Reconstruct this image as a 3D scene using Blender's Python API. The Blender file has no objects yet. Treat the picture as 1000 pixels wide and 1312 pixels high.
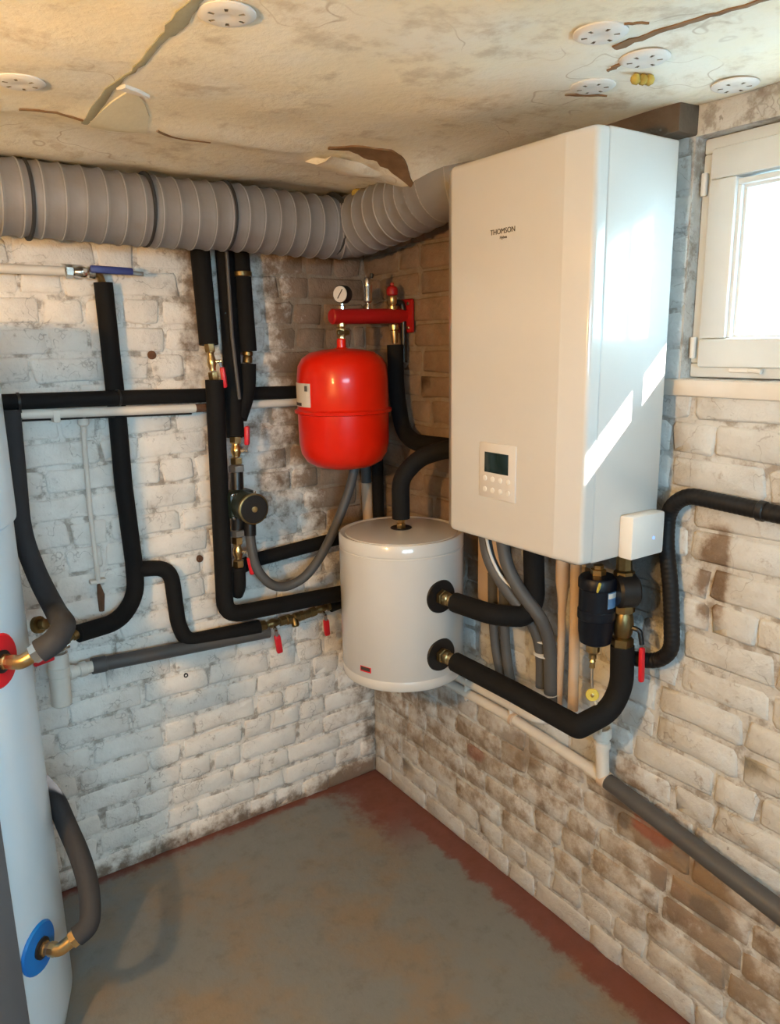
import bpy, bmesh, math, random
from mathutils import Vector, Matrix, noise as mnoise

random.seed(7)
scn = bpy.context.scene
COL = scn.collection

# ------------------------------------------------------------------ camera, world, lights, exposure
def look_matrix(yaw, pitch, roll):
    f = Vector((math.sin(yaw)*math.cos(pitch), math.cos(yaw)*math.cos(pitch), -math.sin(pitch)))
    r = Vector((math.cos(yaw), -math.sin(yaw), 0)); u = r.cross(f)
    r2 = math.cos(roll)*r + math.sin(roll)*u
    u2 = -math.sin(roll)*r + math.cos(roll)*u
    return Matrix((r2, u2, -f)).transposed()
cd = bpy.data.cameras.new('camera'); cam = bpy.data.objects.new('camera', cd); COL.objects.link(cam)
cam.matrix_world = Matrix.Translation((-1.46725, -2.28175, 1.66263)) @ look_matrix(.59966, .220929, -.017538).to_4x4()
cd.sensor_fit = 'VERTICAL'; cd.sensor_height = 24.0; cd.lens = 24.0*967.488/1312; cd.clip_start = .02
scn.camera = cam

SKY = 34.0; SUN = 26.0; LAMP = 74.0; EXPO = 0.0
wd = bpy.data.worlds.new('sky'); scn.world = wd; wd.use_nodes = True
bg = wd.node_tree.nodes['Background']; bg.inputs[0].default_value = (.45, .78, 1.0, 1); bg.inputs[1].default_value = SKY

sd = bpy.data.lights.new('sun', 'SUN'); sd.energy = SUN; sd.angle = .006; sd.color = (1, .93, .84)
so = bpy.data.objects.new('sun', sd); COL.objects.link(so); so.location = (3, -5, 5)
so.rotation_euler = Vector((-1, 1.1, -.90)).to_track_quat('-Z', 'Y').to_euler()

ld = bpy.data.lights.new('cellar_lamp', 'POINT'); ld.energy = LAMP; ld.color = (1, .55, .17); ld.shadow_soft_size = .035
lo = bpy.data.objects.new('cellar_lamp', ld); COL.objects.link(lo); lo.location = (-2.03, -1.54, 1.77)

pd = bpy.data.lights.new('window_portal', 'AREA'); pd.shape = 'RECTANGLE'; pd.size = .64; pd.size_y = .48
pd.cycles.is_portal = True
po = bpy.data.objects.new('window_portal', pd); COL.objects.link(po); po.location = (.15, -1.583, 1.817)
po.rotation_euler = Vector((-1, 0, 0)).to_track_quat('-Z', 'Y').to_euler()

pd2 = bpy.data.lights.new('window_portal', 'AREA'); pd2.shape = 'RECTANGLE'; pd2.size = 1.30; pd2.size_y = .70
pd2.cycles.is_portal = True
po2 = bpy.data.objects.new('window_portal', pd2); COL.objects.link(po2); po2.location = (-1.75, -3.85, 1.70)
po2.rotation_euler = Vector((0, 1, 0)).to_track_quat('-Z', 'Z').to_euler()

pd3 = bpy.data.lights.new('window_portal', 'AREA'); pd3.shape = 'RECTANGLE'; pd3.size = 1.20; pd3.size_y = .48
pd3.cycles.is_portal = True
po3 = bpy.data.objects.new('window_portal', pd3); COL.objects.link(po3); po3.location = (.15, -3.00, 1.817)
po3.rotation_euler = Vector((-1, 0, 0)).to_track_quat('-Z', 'Y').to_euler()

vs = scn.view_settings; vs.view_transform = 'Standard'; vs.look = 'None'; vs.gamma = 1; vs.exposure = EXPO
vs.use_curve_mapping = False

# ------------------------------------------------------------------ node helpers and materials
class NT:
    def __init__(self, name):
        self.m = bpy.data.materials.new(name); self.m.use_nodes = True
        self.t = self.m.node_tree; self.b = self.t.nodes['Principled BSDF']
    def n(self, typ, **kw):
        o = self.t.nodes.new(typ)
        for k, v in kw.items(): setattr(o, k, v)
        return o
    def l(self, a, b): self.t.links.new(a, b)
    def put(self, sock, v):
        if isinstance(v, (int, float)): sock.default_value = v
        elif isinstance(v, tuple): sock.default_value = v if len(v) == len(sock.default_value) else tuple(v) + (1,)
        else: self.l(v, sock)
    def math(self, op, a, b=0.0, clamp=False):
        o = self.n('ShaderNodeMath', operation=op, use_clamp=clamp); self.put(o.inputs[0], a); self.put(o.inputs[1], b); return o.outputs[0]
    def ss(self, v, a, b, lo=0.0, hi=1.0):
        o = self.n('ShaderNodeMapRange', interpolation_type='SMOOTHSTEP'); self.put(o.inputs[0], v)
        o.inputs[1].default_value = a; o.inputs[2].default_value = b; o.inputs[3].default_value = lo; o.inputs[4].default_value = hi
        return o.outputs[0]
    def mix(self, f, a, b):
        o = self.n('ShaderNodeMix', data_type='RGBA'); self.put(o.inputs[0], f); self.put(o.inputs[6], a); self.put(o.inputs[7], b); return o.outputs[2]
    def pos(self):
        g = self.n('ShaderNodeNewGeometry'); s = self.n('ShaderNodeSeparateXYZ'); self.l(g.outputs['Position'], s.inputs[0])
        return g.outputs['Position'], s.outputs[0], s.outputs[1], s.outputs[2]
    def noise(self, vec, scale, detail=4.0, rough=.55, off=None):
        o = self.n('ShaderNodeTexNoise'); o.inputs['Scale'].default_value = scale; o.inputs['Detail'].default_value = detail
        o.inputs['Roughness'].default_value = rough
        if off is not None:
            a = self.n('ShaderNodeVectorMath', operation='ADD'); self.l(vec, a.inputs[0]); a.inputs[1].default_value = off; vec = a.outputs[0]
        self.l(vec, o.inputs['Vector']); return o.outputs[0]
    def bump(self, h, strength, dist=.01):
        o = self.n('ShaderNodeBump'); o.inputs['Strength'].default_value = strength; o.inputs['Distance'].default_value = dist
        self.l(h, o.inputs['Height']); self.l(o.outputs[0], self.b.inputs['Normal'])
    def base(self, c, rough=.6, metal=0.0):
        self.put(self.b.inputs['Base Color'], c); self.put(self.b.inputs['Roughness'], rough); self.b.inputs['Metallic'].default_value = metal

def simple(name, c, rough=.5, metal=0.0, var=.12, scale=20, bump=0.0, coat=0.0, bscale=60, spec=None):
    k = NT(name); P, x, y, z = k.pos()
    n = k.noise(P, scale, 3)
    dark = tuple(v*(1-var) for v in c); lite = tuple(min(1, v*(1+var)) for v in c)
    k.base(k.mix(n, dark, lite), rough, metal)
    if bump: k.bump(k.noise(P, bscale, 3), bump, .004)
    if spec is not None: k.b.inputs['Specular IOR Level'].default_value = spec
    if coat: k.b.inputs['Coat Weight'].default_value = coat; k.b.inputs['Coat Roughness'].default_value = .05
    return k.m

def wall_material(name, side, mortar=False):
    k = NT(name); P, x, y, z = k.pos()
    oi = k.n('ShaderNodeObjectInfo'); rnd = oi.outputs['Random']
    n1 = k.noise(P, 3.2, 6, .6); n2 = k.noise(P, 22, 5, .65, (3, 1, 7)); n3 = k.noise(P, 75, 4, .6, (9, 4, 2)); n4 = k.noise(P, 9, 5, .6, (5, 8, 1))
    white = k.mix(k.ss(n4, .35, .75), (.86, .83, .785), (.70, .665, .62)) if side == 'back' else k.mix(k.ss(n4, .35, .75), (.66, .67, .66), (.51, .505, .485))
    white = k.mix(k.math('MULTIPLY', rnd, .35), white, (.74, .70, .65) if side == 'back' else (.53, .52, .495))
    # grime specks
    white = k.mix(k.ss(n2, .60, .74), white, (.40, .36, .32))
    n5 = k.noise(P, 13, 3, .5, (7, 3, 4)); n6 = k.noise(P, 52, 3, .6, (1, 9, 6))
    ridge = k.math('ABSOLUTE', k.math('ADD', n5, -.5))
    crack = k.math('MULTIPLY', k.ss(ridge, .011, .002), k.ss(n4, .46, .60))
    pits = k.math('MULTIPLY', k.ss(n6, .665, .72), k.ss(n1, .40, .62))
    white = k.mix(k.math('MULTIPLY', k.math('MAXIMUM', k.math('MULTIPLY', crack, .7), pits), .65), white, (.18, .155, .13))
    bare = k.mix(rnd, (.105, .055, .04), (.215, .11, .075))  # bare brick tones, darkened so the colour carries some of the corner's shade
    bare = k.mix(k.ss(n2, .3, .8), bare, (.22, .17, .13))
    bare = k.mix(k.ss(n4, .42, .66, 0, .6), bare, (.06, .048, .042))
    if mortar: bare = k.mix(k.ss(n2, .3, .7), (.14, .10, .075), (.22, .175, .13))
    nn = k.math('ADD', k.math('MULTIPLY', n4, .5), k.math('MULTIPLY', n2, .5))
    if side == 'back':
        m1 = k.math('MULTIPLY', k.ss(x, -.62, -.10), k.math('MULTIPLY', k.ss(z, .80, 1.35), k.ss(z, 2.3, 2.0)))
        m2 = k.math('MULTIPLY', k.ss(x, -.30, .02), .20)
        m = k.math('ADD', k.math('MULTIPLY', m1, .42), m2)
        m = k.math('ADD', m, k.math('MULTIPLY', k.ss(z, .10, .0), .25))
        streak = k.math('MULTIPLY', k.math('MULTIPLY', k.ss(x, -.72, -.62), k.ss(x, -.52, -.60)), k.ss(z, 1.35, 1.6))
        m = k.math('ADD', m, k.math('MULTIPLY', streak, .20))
    else:
        m1 = k.math('MULTIPLY', k.ss(y, -.85, -.30), k.math('MULTIPLY', k.ss(z, .75, 1.1), 1.0))
        # damp, peeling band below the drain pipe
        m2 = k.math('MULTIPLY', k.ss(z, .62, .46), k.ss(z, .0, .25))
        dx = k.math('ADD', y, 1.36); dz = k.math('ADD', k.math('ADD', z, -.40), k.math('MULTIPLY', dx, -1.0))
        r2 = k.math('ADD', k.math('MULTIPLY', k.math('MULTIPLY', dx, dx), 9.0), k.math('MULTIPLY', k.math('MULTIPLY', dz, dz), 30.0))
        m3 = k.ss(r2, .9, .1)
        st = k.math('MULTIPLY', k.math('MULTIPLY', k.ss(y, -1.43, -1.40), k.ss(y, -1.325, -1.355)), k.math('MULTIPLY', k.ss(z, 1.02, 1.07), k.ss(z, 1.30, 1.25)))
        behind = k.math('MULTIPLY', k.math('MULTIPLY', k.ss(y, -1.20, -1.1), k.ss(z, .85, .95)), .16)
        m = k.math('ADD', k.math('MULTIPLY', m1, .42), k.math('MULTIPLY', m2, .19))
        m = k.math('ADD', m, k.math('MULTIPLY', m3, .17)); m = k.math('ADD', m, k.math('MULTIPLY', st, .24)); m = k.math('ADD', m, behind)
    if mortar and side != 'back': m = k.math('ADD', k.math('MULTIPLY', m, .5), k.math('MULTIPLY', m1, .21))
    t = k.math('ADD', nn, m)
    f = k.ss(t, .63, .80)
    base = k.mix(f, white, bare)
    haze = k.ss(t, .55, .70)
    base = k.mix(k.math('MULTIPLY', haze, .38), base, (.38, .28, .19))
    if side != 'back':
        low = k.math('MULTIPLY', k.ss(z, .62, .35), k.ss(n1, .35, .6))
        base = k.mix(k.math('MULTIPLY', low, .08 if mortar else .38), base, (.40, .33, .25))
        def blot(cy, cz, ry, rz, col, amt, base):
            a_ = k.math('DIVIDE', k.math('ADD', y, -cy), ry); b_ = k.math('DIVIDE', k.math('ADD', z, -cz), rz)
            r_ = k.math('ADD', k.math('ADD', k.math('MULTIPLY', a_, a_), k.math('MULTIPLY', b_, b_)), k.math('MULTIPLY', k.math('ADD', n2, -.5), 2.2))
            return k.mix(k.math('MULTIPLY', k.ss(r_, 1.1, .4), amt), base, col)
        base = blot(-1.17, .475, .055, .06, (.12, .095, .075), .75, base)
        base = blot(-1.27, .465, .075, .04, (.26, .085, .05), .85, base)
        base = blot(-1.40, .40, .12, .05, (.30, .19, .10), .7, base)
        base = blot(-1.44, .335, .06, .045, (.13, .10, .075), .6, base)
        base = blot(-.80, .47, .10, .06, (.22, .15, .09), .6, base)
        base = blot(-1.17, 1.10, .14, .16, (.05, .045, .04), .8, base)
        if not mortar: base = blot(-.60, .36, .05, .03, (.25, .08, .05), .6, base)
    if mortar: base = k.mix(k.ss(n2, .46, .62, .05, .75), base, (.27, .23, .19))
    k.base(base, .85)
    k.bump(k.math('ADD', k.math('MULTIPLY', n2, .7), k.math('MULTIPLY', n3, .3)), .8, .012)
    return k.m

def floor_material():
    k = NT('painted_concrete_floor'); P, x, y, z = k.pos()
    n1 = k.noise(P, 2.6, 5, .6); n2 = k.noise(P, 14, 5, .65, (2, 2, 2)); n3 = k.noise(P, 60, 3, .6)
    g = k.mix(k.ss(n1, .42, .62), (.185, .195, .195), (.225, .18, .13))
    g = k.mix(k.math('MULTIPLY', k.ss(n2, .5, .75), .35), g, (.11, .10, .09))
    e = k.math('ADD', x, k.math('MULTIPLY', k.math('ADD', n2, -.5), .12))
    red = k.ss(e, -.105, -.075)
    e2 = k.math('ADD', y, k.math('MULTIPLY', k.math('ADD', n2, -.5), .10))
    red2 = k.ss(e2, -.05, -.015)
    nearc = k.math('MULTIPLY', k.ss(k.math('ADD', x, k.math('MULTIPLY', k.math('ADD', n2, -.5), .25)), -.25, -.15), k.ss(y, -.55, -.25))
    r = k.math('MAXIMUM', k.math('MAXIMUM', red, red2), nearc, True)
    g = k.mix(k.math('MULTIPLY', r, .85), g, k.mix(n2, (.20, .034, .017), (.13, .038, .024)))
    k.base(g, k.ss(n2, .3, .8, .45, .7)); k.bump(k.math('ADD', n2, k.math('MULTIPLY', n3, .5)), .25, .01)
    return k.m

def ceiling_material():
    k = NT('yellowed_ceiling_lining'); P, x, y, z = k.pos()
    n1 = k.noise(P, 3.0, 5, .6); n2 = k.noise(P, 11, 6, .65, (1, 5, 2)); n3 = k.noise(P, 60, 4, .6)
    c = k.mix(k.ss(n1, .35, .65), (.90, .83, .65), (.88, .86, .77))
    c = k.mix(k.math('MULTIPLY', k.ss(n2, .50, .70), .65), c, (.56, .47, .33))
    cr = k.math('MULTIPLY', k.ss(k.math('ABSOLUTE', k.math('ADD', k.noise(P, 5.5, 2, .5, (4, 4, 4)), -.5)), .007, .001), k.ss(n1, .48, .6))
    c = k.mix(k.math('MULTIPLY', cr, .5), c, (.42, .33, .22))
    c = k.mix(k.math('MULTIPLY', k.ss(n2, .30, .15), .7), c, (.82, .80, .74))
    k.base(c, .8); k.bump(k.math('ADD', n2, k.math('MULTIPLY', n3, .35)), .35, .012)
    return k.m

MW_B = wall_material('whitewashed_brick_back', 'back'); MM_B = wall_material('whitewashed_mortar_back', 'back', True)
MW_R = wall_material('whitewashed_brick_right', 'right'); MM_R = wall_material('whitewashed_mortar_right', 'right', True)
MFLOOR = floor_material(); MCEIL = ceiling_material()
PLAIN = simple('plain_whitewash', (.62, .58, .52), .9, var=.2, scale=4, bump=.5, bscale=25)
DIM = simple('bare_grey_render', (.26, .27, .29), .9, var=.25, scale=4, bump=.5, bscale=25)
BLACK = simple('black_foam_insulation', (.0065, .0065, .007), .8, var=.3, bump=.2, bscale=40, spec=.25)
BLACKG = simple('charcoal_foam_insulation', (.034, .036, .041), .75, var=.2, bump=.15, bscale=40, spec=.3)
CORR = simple('black_ribbed_conduit', (.008, .008, .009), .55, var=.2, spec=.3)
GREYH = simple('grey_flexible_conduit', (.085, .085, .086), .55, var=.12)
PVCW = simple('painted_white_pvc', (.70, .66, .60), .5, var=.12, scale=14)
PVCB = simple('beige_pvc', (.62, .47, .34), .45, var=.12, scale=14)
PVCG = simple('dark_grey_pvc', (.075, .075, .078), .45, var=.15, scale=10)
BRASS = simple('brass', (.56, .39, .18), .3, 1.0, var=.3, scale=40)
BRASSD = simple('tarnished_brass', (.24, .175, .08), .42, 1.0, var=.35, scale=40)
CHROME = simple('nickel', (.70, .68, .64), .25, 1.0)
STEEL = simple('grey_steel', (.30, .30, .30), .4, .8)
REDP = simple('red_lever_plastic', (.62, .012, .025), .4)
REDV = simple('red_enamel', (.70, .013, .002), .3, var=.05, coat=.3, spec=.3)
REDM = simple('dark_red_enamel', (.36, .006, .006), .4, var=.08)
BLUEP = simple('blue_lever_vinyl', (.035, .05, .22), .4)
WHITE = simple('white_lacquer', (.61, .605, .59), .30, var=.015, coat=.9)
WHITET = simple('white_tank_jacket', (.68, .82, .93), .28, var=.02, coat=.3)
WHITEP = simple('white_plastic', (.76, .76, .74), .4, var=.03)
WHITEW = simple('white_window_pvc', (.70, .76, .79), .35, var=.04)
PANELG = simple('light_grey_panel', (.62, .60, .58), .4, var=.02)
GREYP = simple('slate_grey_panel', (.085, .10, .12), .5, var=.06)
LCD = simple('dark_display', (.010, .022, .022), .15)
DKBLUE = simple('navy_plastic', (.003, .005, .011), .4, var=.1, spec=.3)
BLKP = simple('black_plastic', (.010, .010, .011), .38)
DKGREEN = simple('dark_green_casting', (.012, .022, .017), .4)
BLUED = simple('blue_collar', (.0, .16, .55), .45)
REDD = simple('red_collar', (.70, .008, .02), .45)
INK = simple('dark_print', (.05, .04, .035), .6)
LABEL = simple('paper_label', (.66, .62, .57), .6, var=.03)
LBLUE = simple('blue_label', (.10, .22, .42), .5)
YTAG = simple('yellow_tag', (.62, .50, .08), .5)
CLEAR = simple('translucent_tube', (.50, .48, .42), .3)
DUCT = simple('grey_duct_foil', (.225, .213, .214), .5, var=.14, scale=16, bump=.25, bscale=30)
DUCTR = simple('duct_wire_rib', (.33, .315, .312), .45, var=.1)
WOOD = simple('old_beam_wood', (.11, .08, .055), .85, var=.4, scale=9, bump=.6)
RUST = simple('rust', (.13, .06, .03), .9, var=.5, scale=60, bump=.5)
HOLE = simple('dusty_hole', (.25, .23, .19), .9)
KRAFT = simple('torn_brown_paper', (.23, .13, .06), .85, var=.5, scale=25, bump=.4)
GAPG = simple('grey_green_board', (.33, .33, .25), .85, var=.25, scale=20, bump=.3)
PALEG = simple('pale_green_board', (.74, .71, .55), .8, var=.12, scale=15, bump=.2)
FOAM = simple('yellow_foam', (.45, .33, .07), .9, var=.4, scale=40, bump=.6)
GROUND = simple('outside_paving', (.45, .44, .42), .9, var=.2)
k = NT('window_glass'); k.t.nodes.remove(k.b)
mx = k.n('ShaderNodeMixShader'); tr_ = k.n('ShaderNodeBsdfTransparent'); gl_ = k.n('ShaderNodeBsdfGlossy')
gl_.inputs['Roughness'].default_value = .01
mx.inputs[0].default_value = .04; k.l(tr_.outputs[0], mx.inputs[1]); k.l(gl_.outputs[0], mx.inputs[2]); k.l(mx.outputs[0], k.t.nodes['Material Output'].inputs[0])
GLASS = k.m
k = NT('indicator_light'); k.base((.2, .35, 1), .4); k.b.inputs['Emission Color'].default_value = (.25, .4, 1, 1); k.b.inputs['Emission Strength'].default_value = 1.2
LED = k.m

# ------------------------------------------------------------------ mesh helpers
ORG = {}
def V(p): return Vector(p)
def frame(axis):
    a = Vector(axis).normalized()
    t = Vector((0, 0, 1)) if abs(a.z) < .9 else Vector((1, 0, 0))
    u = (t - a*t.dot(a)).normalized(); w = a.cross(u)
    return u, w, a
def fillet(pts, rad, n=6):
    pts = [Vector(p) for p in pts]; out = [pts[0]]
    for i in range(1, len(pts)-1):
        a, b, c = pts[i-1], pts[i], pts[i+1]
        rd = rad[i-1] if isinstance(rad, list) else rad
        d = min(rd, (b-a).length*.49, (c-b).length*.49)
        p = b+(a-b).normalized()*d; q = b+(c-b).normalized()*d
        if (b-a).normalized().dot((c-b).normalized()) > .998: out.append(b); continue
        for k in range(n+1):
            t = k/n; out.append(p*(1-t)**2 + b*2*t*(1-t) + q*t*t)
    out.append(pts[-1]); return out
def resample(pts, step):
    pts = [Vector(p) for p in pts]; out = [pts[0]]; carry = 0.0
    for a, b in zip(pts, pts[1:]):
        L = (b-a).length
        if L < 1e-6: continue
        s = step-carry
        while s <= L: out.append(a.lerp(b, s/L)); s += step
        carry = L-(s-step)
    return out

class MB:
    def __init__(self): self.v = []; self.f = []
    def ring_mesh(self, rings, cap0=True, cap1=True):
        b = len(self.v); n = len(rings[0])
        for r in rings: self.v += [Vector(p) for p in r]
        for i in range(len(rings)-1):
            for j in range(n):
                k = (j+1) % n
                self.f.append((b+i*n+j, b+i*n+k, b+(i+1)*n+k, b+(i+1)*n+j))
        if cap0: self.f.append(tuple(b+j for j in reversed(range(n))))
        if cap1: self.f.append(tuple(b+(len(rings)-1)*n+j for j in range(n)))
        return self
    def tube(self, pts, r, n=14, fil=0.0, radii=None, squash=1.0):
        pts = fillet(pts, fil) if fil else [Vector(p) for p in pts]
        tan = []
        for i in range(len(pts)):
            a = pts[max(0, i-1)]; b = pts[min(len(pts)-1, i+1)]; tan.append((b-a).normalized())
        u, w, _ = frame(tan[0]); rings = []
        for i, p in enumerate(pts):
            t = tan[i]; u = (u-t*u.dot(t)).normalized(); w = t.cross(u)
            rr = radii[i] if radii else r
            rings.append([p+(u*math.cos(2*math.pi*j/n)+w*math.sin(2*math.pi*j/n)*squash)*rr for j in range(n)])
        return self.ring_mesh(rings)
    def lathe(self, prof, origin, axis=(0, 0, 1), n=32, rot=0.0):
        u, w, a = frame(axis); o = Vector(origin); rings = []
        for r, h in prof:
            r = max(r, 1e-4)
            rings.append([o+a*h+(u*math.cos(2*math.pi*j/n+rot)+w*math.sin(2*math.pi*j/n+rot))*r for j in range(n)])
        return self.ring_mesh(rings)
    def box(self, c, s, bev=0.0, rot=None, seg=2):
        bm = bmesh.new(); bmesh.ops.create_cube(bm, size=1)
        for v in bm.verts: v.co = Vector((v.co.x*s[0], v.co.y*s[1], v.co.z*s[2]))
        if bev: bmesh.ops.bevel(bm, geom=list(bm.edges), offset=bev, segments=seg, affect='EDGES', profile=.5)
        b = len(self.v); bm.verts.index_update()
        R = rot if rot is not None else Matrix.Identity(3)
        self.v += [R @ v.co + Vector(c) for v in bm.verts]
        self.f += [tuple(b+v.index for v in f.verts) for f in bm.faces]
        bm.free(); return self
    def poly_prism(self, pts2, z0, z1):
        n = len(pts2)
        return self.ring_mesh([[(p[0], p[1], z0) for p in pts2], [(p[0], p[1], z1) for p in pts2]])
    def build(self, name, mat, parent=None, smooth=True, angle=35, origin=None, fix=True):
        if parent is not None: o0 = Vector(ORG[parent.name])
        elif origin is not None: o0 = Vector(origin)
        else:
            xs = [v.x for v in self.v]; ys = [v.y for v in self.v]; zs = [v.z for v in self.v]
            o0 = Vector(((min(xs)+max(xs))/2, (min(ys)+max(ys))/2, min(zs)))
        me = bpy.data.meshes.new(name); me.from_pydata([tuple(v-o0) for v in self.v], [], self.f)
        if fix:
            bm = bmesh.new(); bm.from_mesh(me); bmesh.ops.recalc_face_normals(bm, faces=bm.faces[:]); bm.to_mesh(me); bm.free()
        if smooth:
            for p in me.polygons: p.use_smooth = True
            me.set_sharp_from_angle(angle=math.radians(angle))
        me.materials.append(mat); me.update()
        o = bpy.data.objects.new(name, me); COL.objects.link(o)
        ORG[o.name] = tuple(o0)
        if parent is not None: o.parent = parent
        else: o.location = o0
        return o
def tag(o, label, cat, group=None):
    o['label'] = label; o['category'] = cat
    if group: o['group'] = group
    return o
def thing(name, loc, label, cat, group=None):
    o = bpy.data.objects.new(name, None); COL.objects.link(o); o.location = loc; o.empty_display_size = .05
    ORG[o.name] = tuple(loc); return tag(o, label, cat, group)
def struct(o): o['kind'] = 'structure'; return o
def pipe(name, pts, r, mat, label, cat='pipe', fil=.05, group=None, n=14):
    return tag(MB().tube(pts, r, n, fil).build(name, mat), label, cat, group)
def ties(parent, spots, r, mat=None):
    for p, ax in spots: MB().lathe([(r, -.003), (r+.0025, -.003), (r+.0025, .003), (r, .003)], p, ax, 16).build('cable_tie', mat or BLKP, parent)
def text_part(body, size, mat, parent, M, name='lettering', ext=.0004):
    cu = bpy.data.curves.new('txt', 'FONT'); cu.body = body; cu.size = size; cu.align_x = 'CENTER'; cu.align_y = 'CENTER'; cu.extrude = ext
    to = bpy.data.objects.new('txt', cu); COL.objects.link(to)
    dg = bpy.context.evaluated_depsgraph_get(); me = bpy.data.meshes.new_from_object(to.evaluated_get(dg))
    bpy.data.objects.remove(to)
    o0 = Vector(ORG[parent.name])
    for v in me.vertices: v.co = (M @ v.co) - o0
    me.materials.clear(); me.materials.append(mat); me.name = name
    o = bpy.data.objects.new(name, me); COL.objects.link(o); o.parent = parent; ORG[o.name] = tuple(o0); return o

# ------------------------------------------------------------------ the room
CZ = 2.12
def ceil_h(x, y):
    h = CZ + .014*mnoise.noise((x*2.1, y*2.1, 3.3)) + .006*mnoise.noise((x*7, y*7, 1.7))
    h -= .022*math.exp(-((y+.56)/.045)**2)*(.6+.4*mnoise.noise((x*4, 0, 8)))       # hanging crease of the lining
    h -= .012*math.exp(-((y+.25)/.10)**2)
    h += .012*math.exp(-((x+.25)**2+(y+.9)**2)/.03)
    h -= .050*math.exp(-(((x+.15)/.13)**2+((y+.56)/.15)**2))
    if x < -.05: h -= .01*math.exp(-(((x+.33)/.20)**2+((y+.50)/.06)**2))
    return h
g = MB(); NX, NY = 110, 110
xs = [-3.3+3.3*i/NX for i in range(NX+1)]; ys = [-3.7+3.7*j/NY for j in range(NY+1)]
for y in ys:
    for x in xs: g.v.append(Vector((x, y, ceil_h(x, y))))
for j in range(NY):
    for i in range(NX):
        a = j*(NX+1)+i; g.f.append((a, a+NX+1, a+NX+2, a+1))
top = len(g.v)
g.v += [Vector(p) for p in ((-3.3, -3.7, 2.4), (0, -3.7, 2.4), (0, 0, 2.4), (-3.3, 0, 2.4))]
g.f.append((top, top+1, top+2, top+3))
ceiling = struct(g.build('ceiling', MCEIL, origin=(0, 0, 0), angle=60, fix=False))

fl = MB().box((-1.65, -1.85, -.05), (3.9, 4.3, .1)); floor = struct(fl.build('floor', MFLOOR, origin=(0, 0, 0), smooth=False))

# window opening (right wall) and wall shells
OY0, OY1, OZ0, OZ1, TH = -1.905, -1.262, 1.575, 2.062, .14
wb = MB().box((-1.65, .1045, 1.2), (3.98, .2, 2.4)); wall_back = struct(wb.build('wall_back', MM_B, origin=(0, 0, 0), smooth=False))
wr = MB(); F = .0045; SY0, SY1 = -3.60, -2.40
def bx(m, x0, x1, y0, y1, z0, z1): m.box(((x0+x1)/2, (y0+y1)/2, (z0+z1)/2), (x1-x0, y1-y0, z1-z0))
bx(wr, F, TH, OY1, .0, 0, 2.4); bx(wr, F, TH, SY1, OY0, 0, 2.4); bx(wr, F, TH, -3.7, SY0, 0, 2.4); bx(wr, F, TH, SY0, SY1, 0, OZ0); bx(wr, F, TH, SY0, SY1, OZ1, 2.4); bx(wr, F, TH, OY0, OY1, 0, OZ0); bx(wr, F, TH, OY0, OY1, OZ1, 2.4)
wall_right = struct(wr.build('wall_right', MM_R, origin=(0, 0, 0), smooth=False))
wl = MB(); bx(wl, -3.4, -3.3, -3.7, 0, 0, 2.4); struct(wl.build('wall_left', DIM, origin=(-3.3, 0, 0), smooth=False))
wn = MB(); NX0, NX1, NZ0, NZ1 = -2.40, -1.10, 1.35, 2.05
bx(wn, -3.4, NX0, -3.82, -3.7, 0, 2.4); bx(wn, NX1, TH, -3.82, -3.7, 0, 2.4); bx(wn, NX0, NX1, -3.82, -3.7, 0, NZ0); bx(wn, NX0, NX1, -3.82, -3.7, NZ1, 2.4); struct(wn.build('wall_near', DIM, origin=(0, -3.7, 0), smooth=False))
gr = MB(); bx(gr, TH, 14, -10, 8, 1.30, 1.40); struct(gr.build('ground_outside', GROUND, origin=(0, 0, 1.3), smooth=False))

gr2 = MB(); bx(gr2, -10, TH, -14, -3.82, 1.20, 1.30); struct(gr2.build('ground_outside', GROUND, origin=(0, -4, .7), smooth=False))
nb = MB(); bx(nb, -.50, -.20, -6.9, -3.82, .5, 4.4); bx(nb, 4.0, 4.3, -9, 8, 1.2, 4.4); struct(nb.build('added_light_blocker', PLAIN, origin=(0, -7, .5), smooth=False))  # unseen walls added to block sun at the rear window and dim the other
cn = MB(); bx(cn, .14, .50, -4, 0, 2.15, 2.25); struct(cn.build('added_canopy_1', PLAIN, origin=(.3, -2, 2.16), smooth=False))  # unseen canopy, added outside to narrow the incoming sun to a stripe
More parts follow.
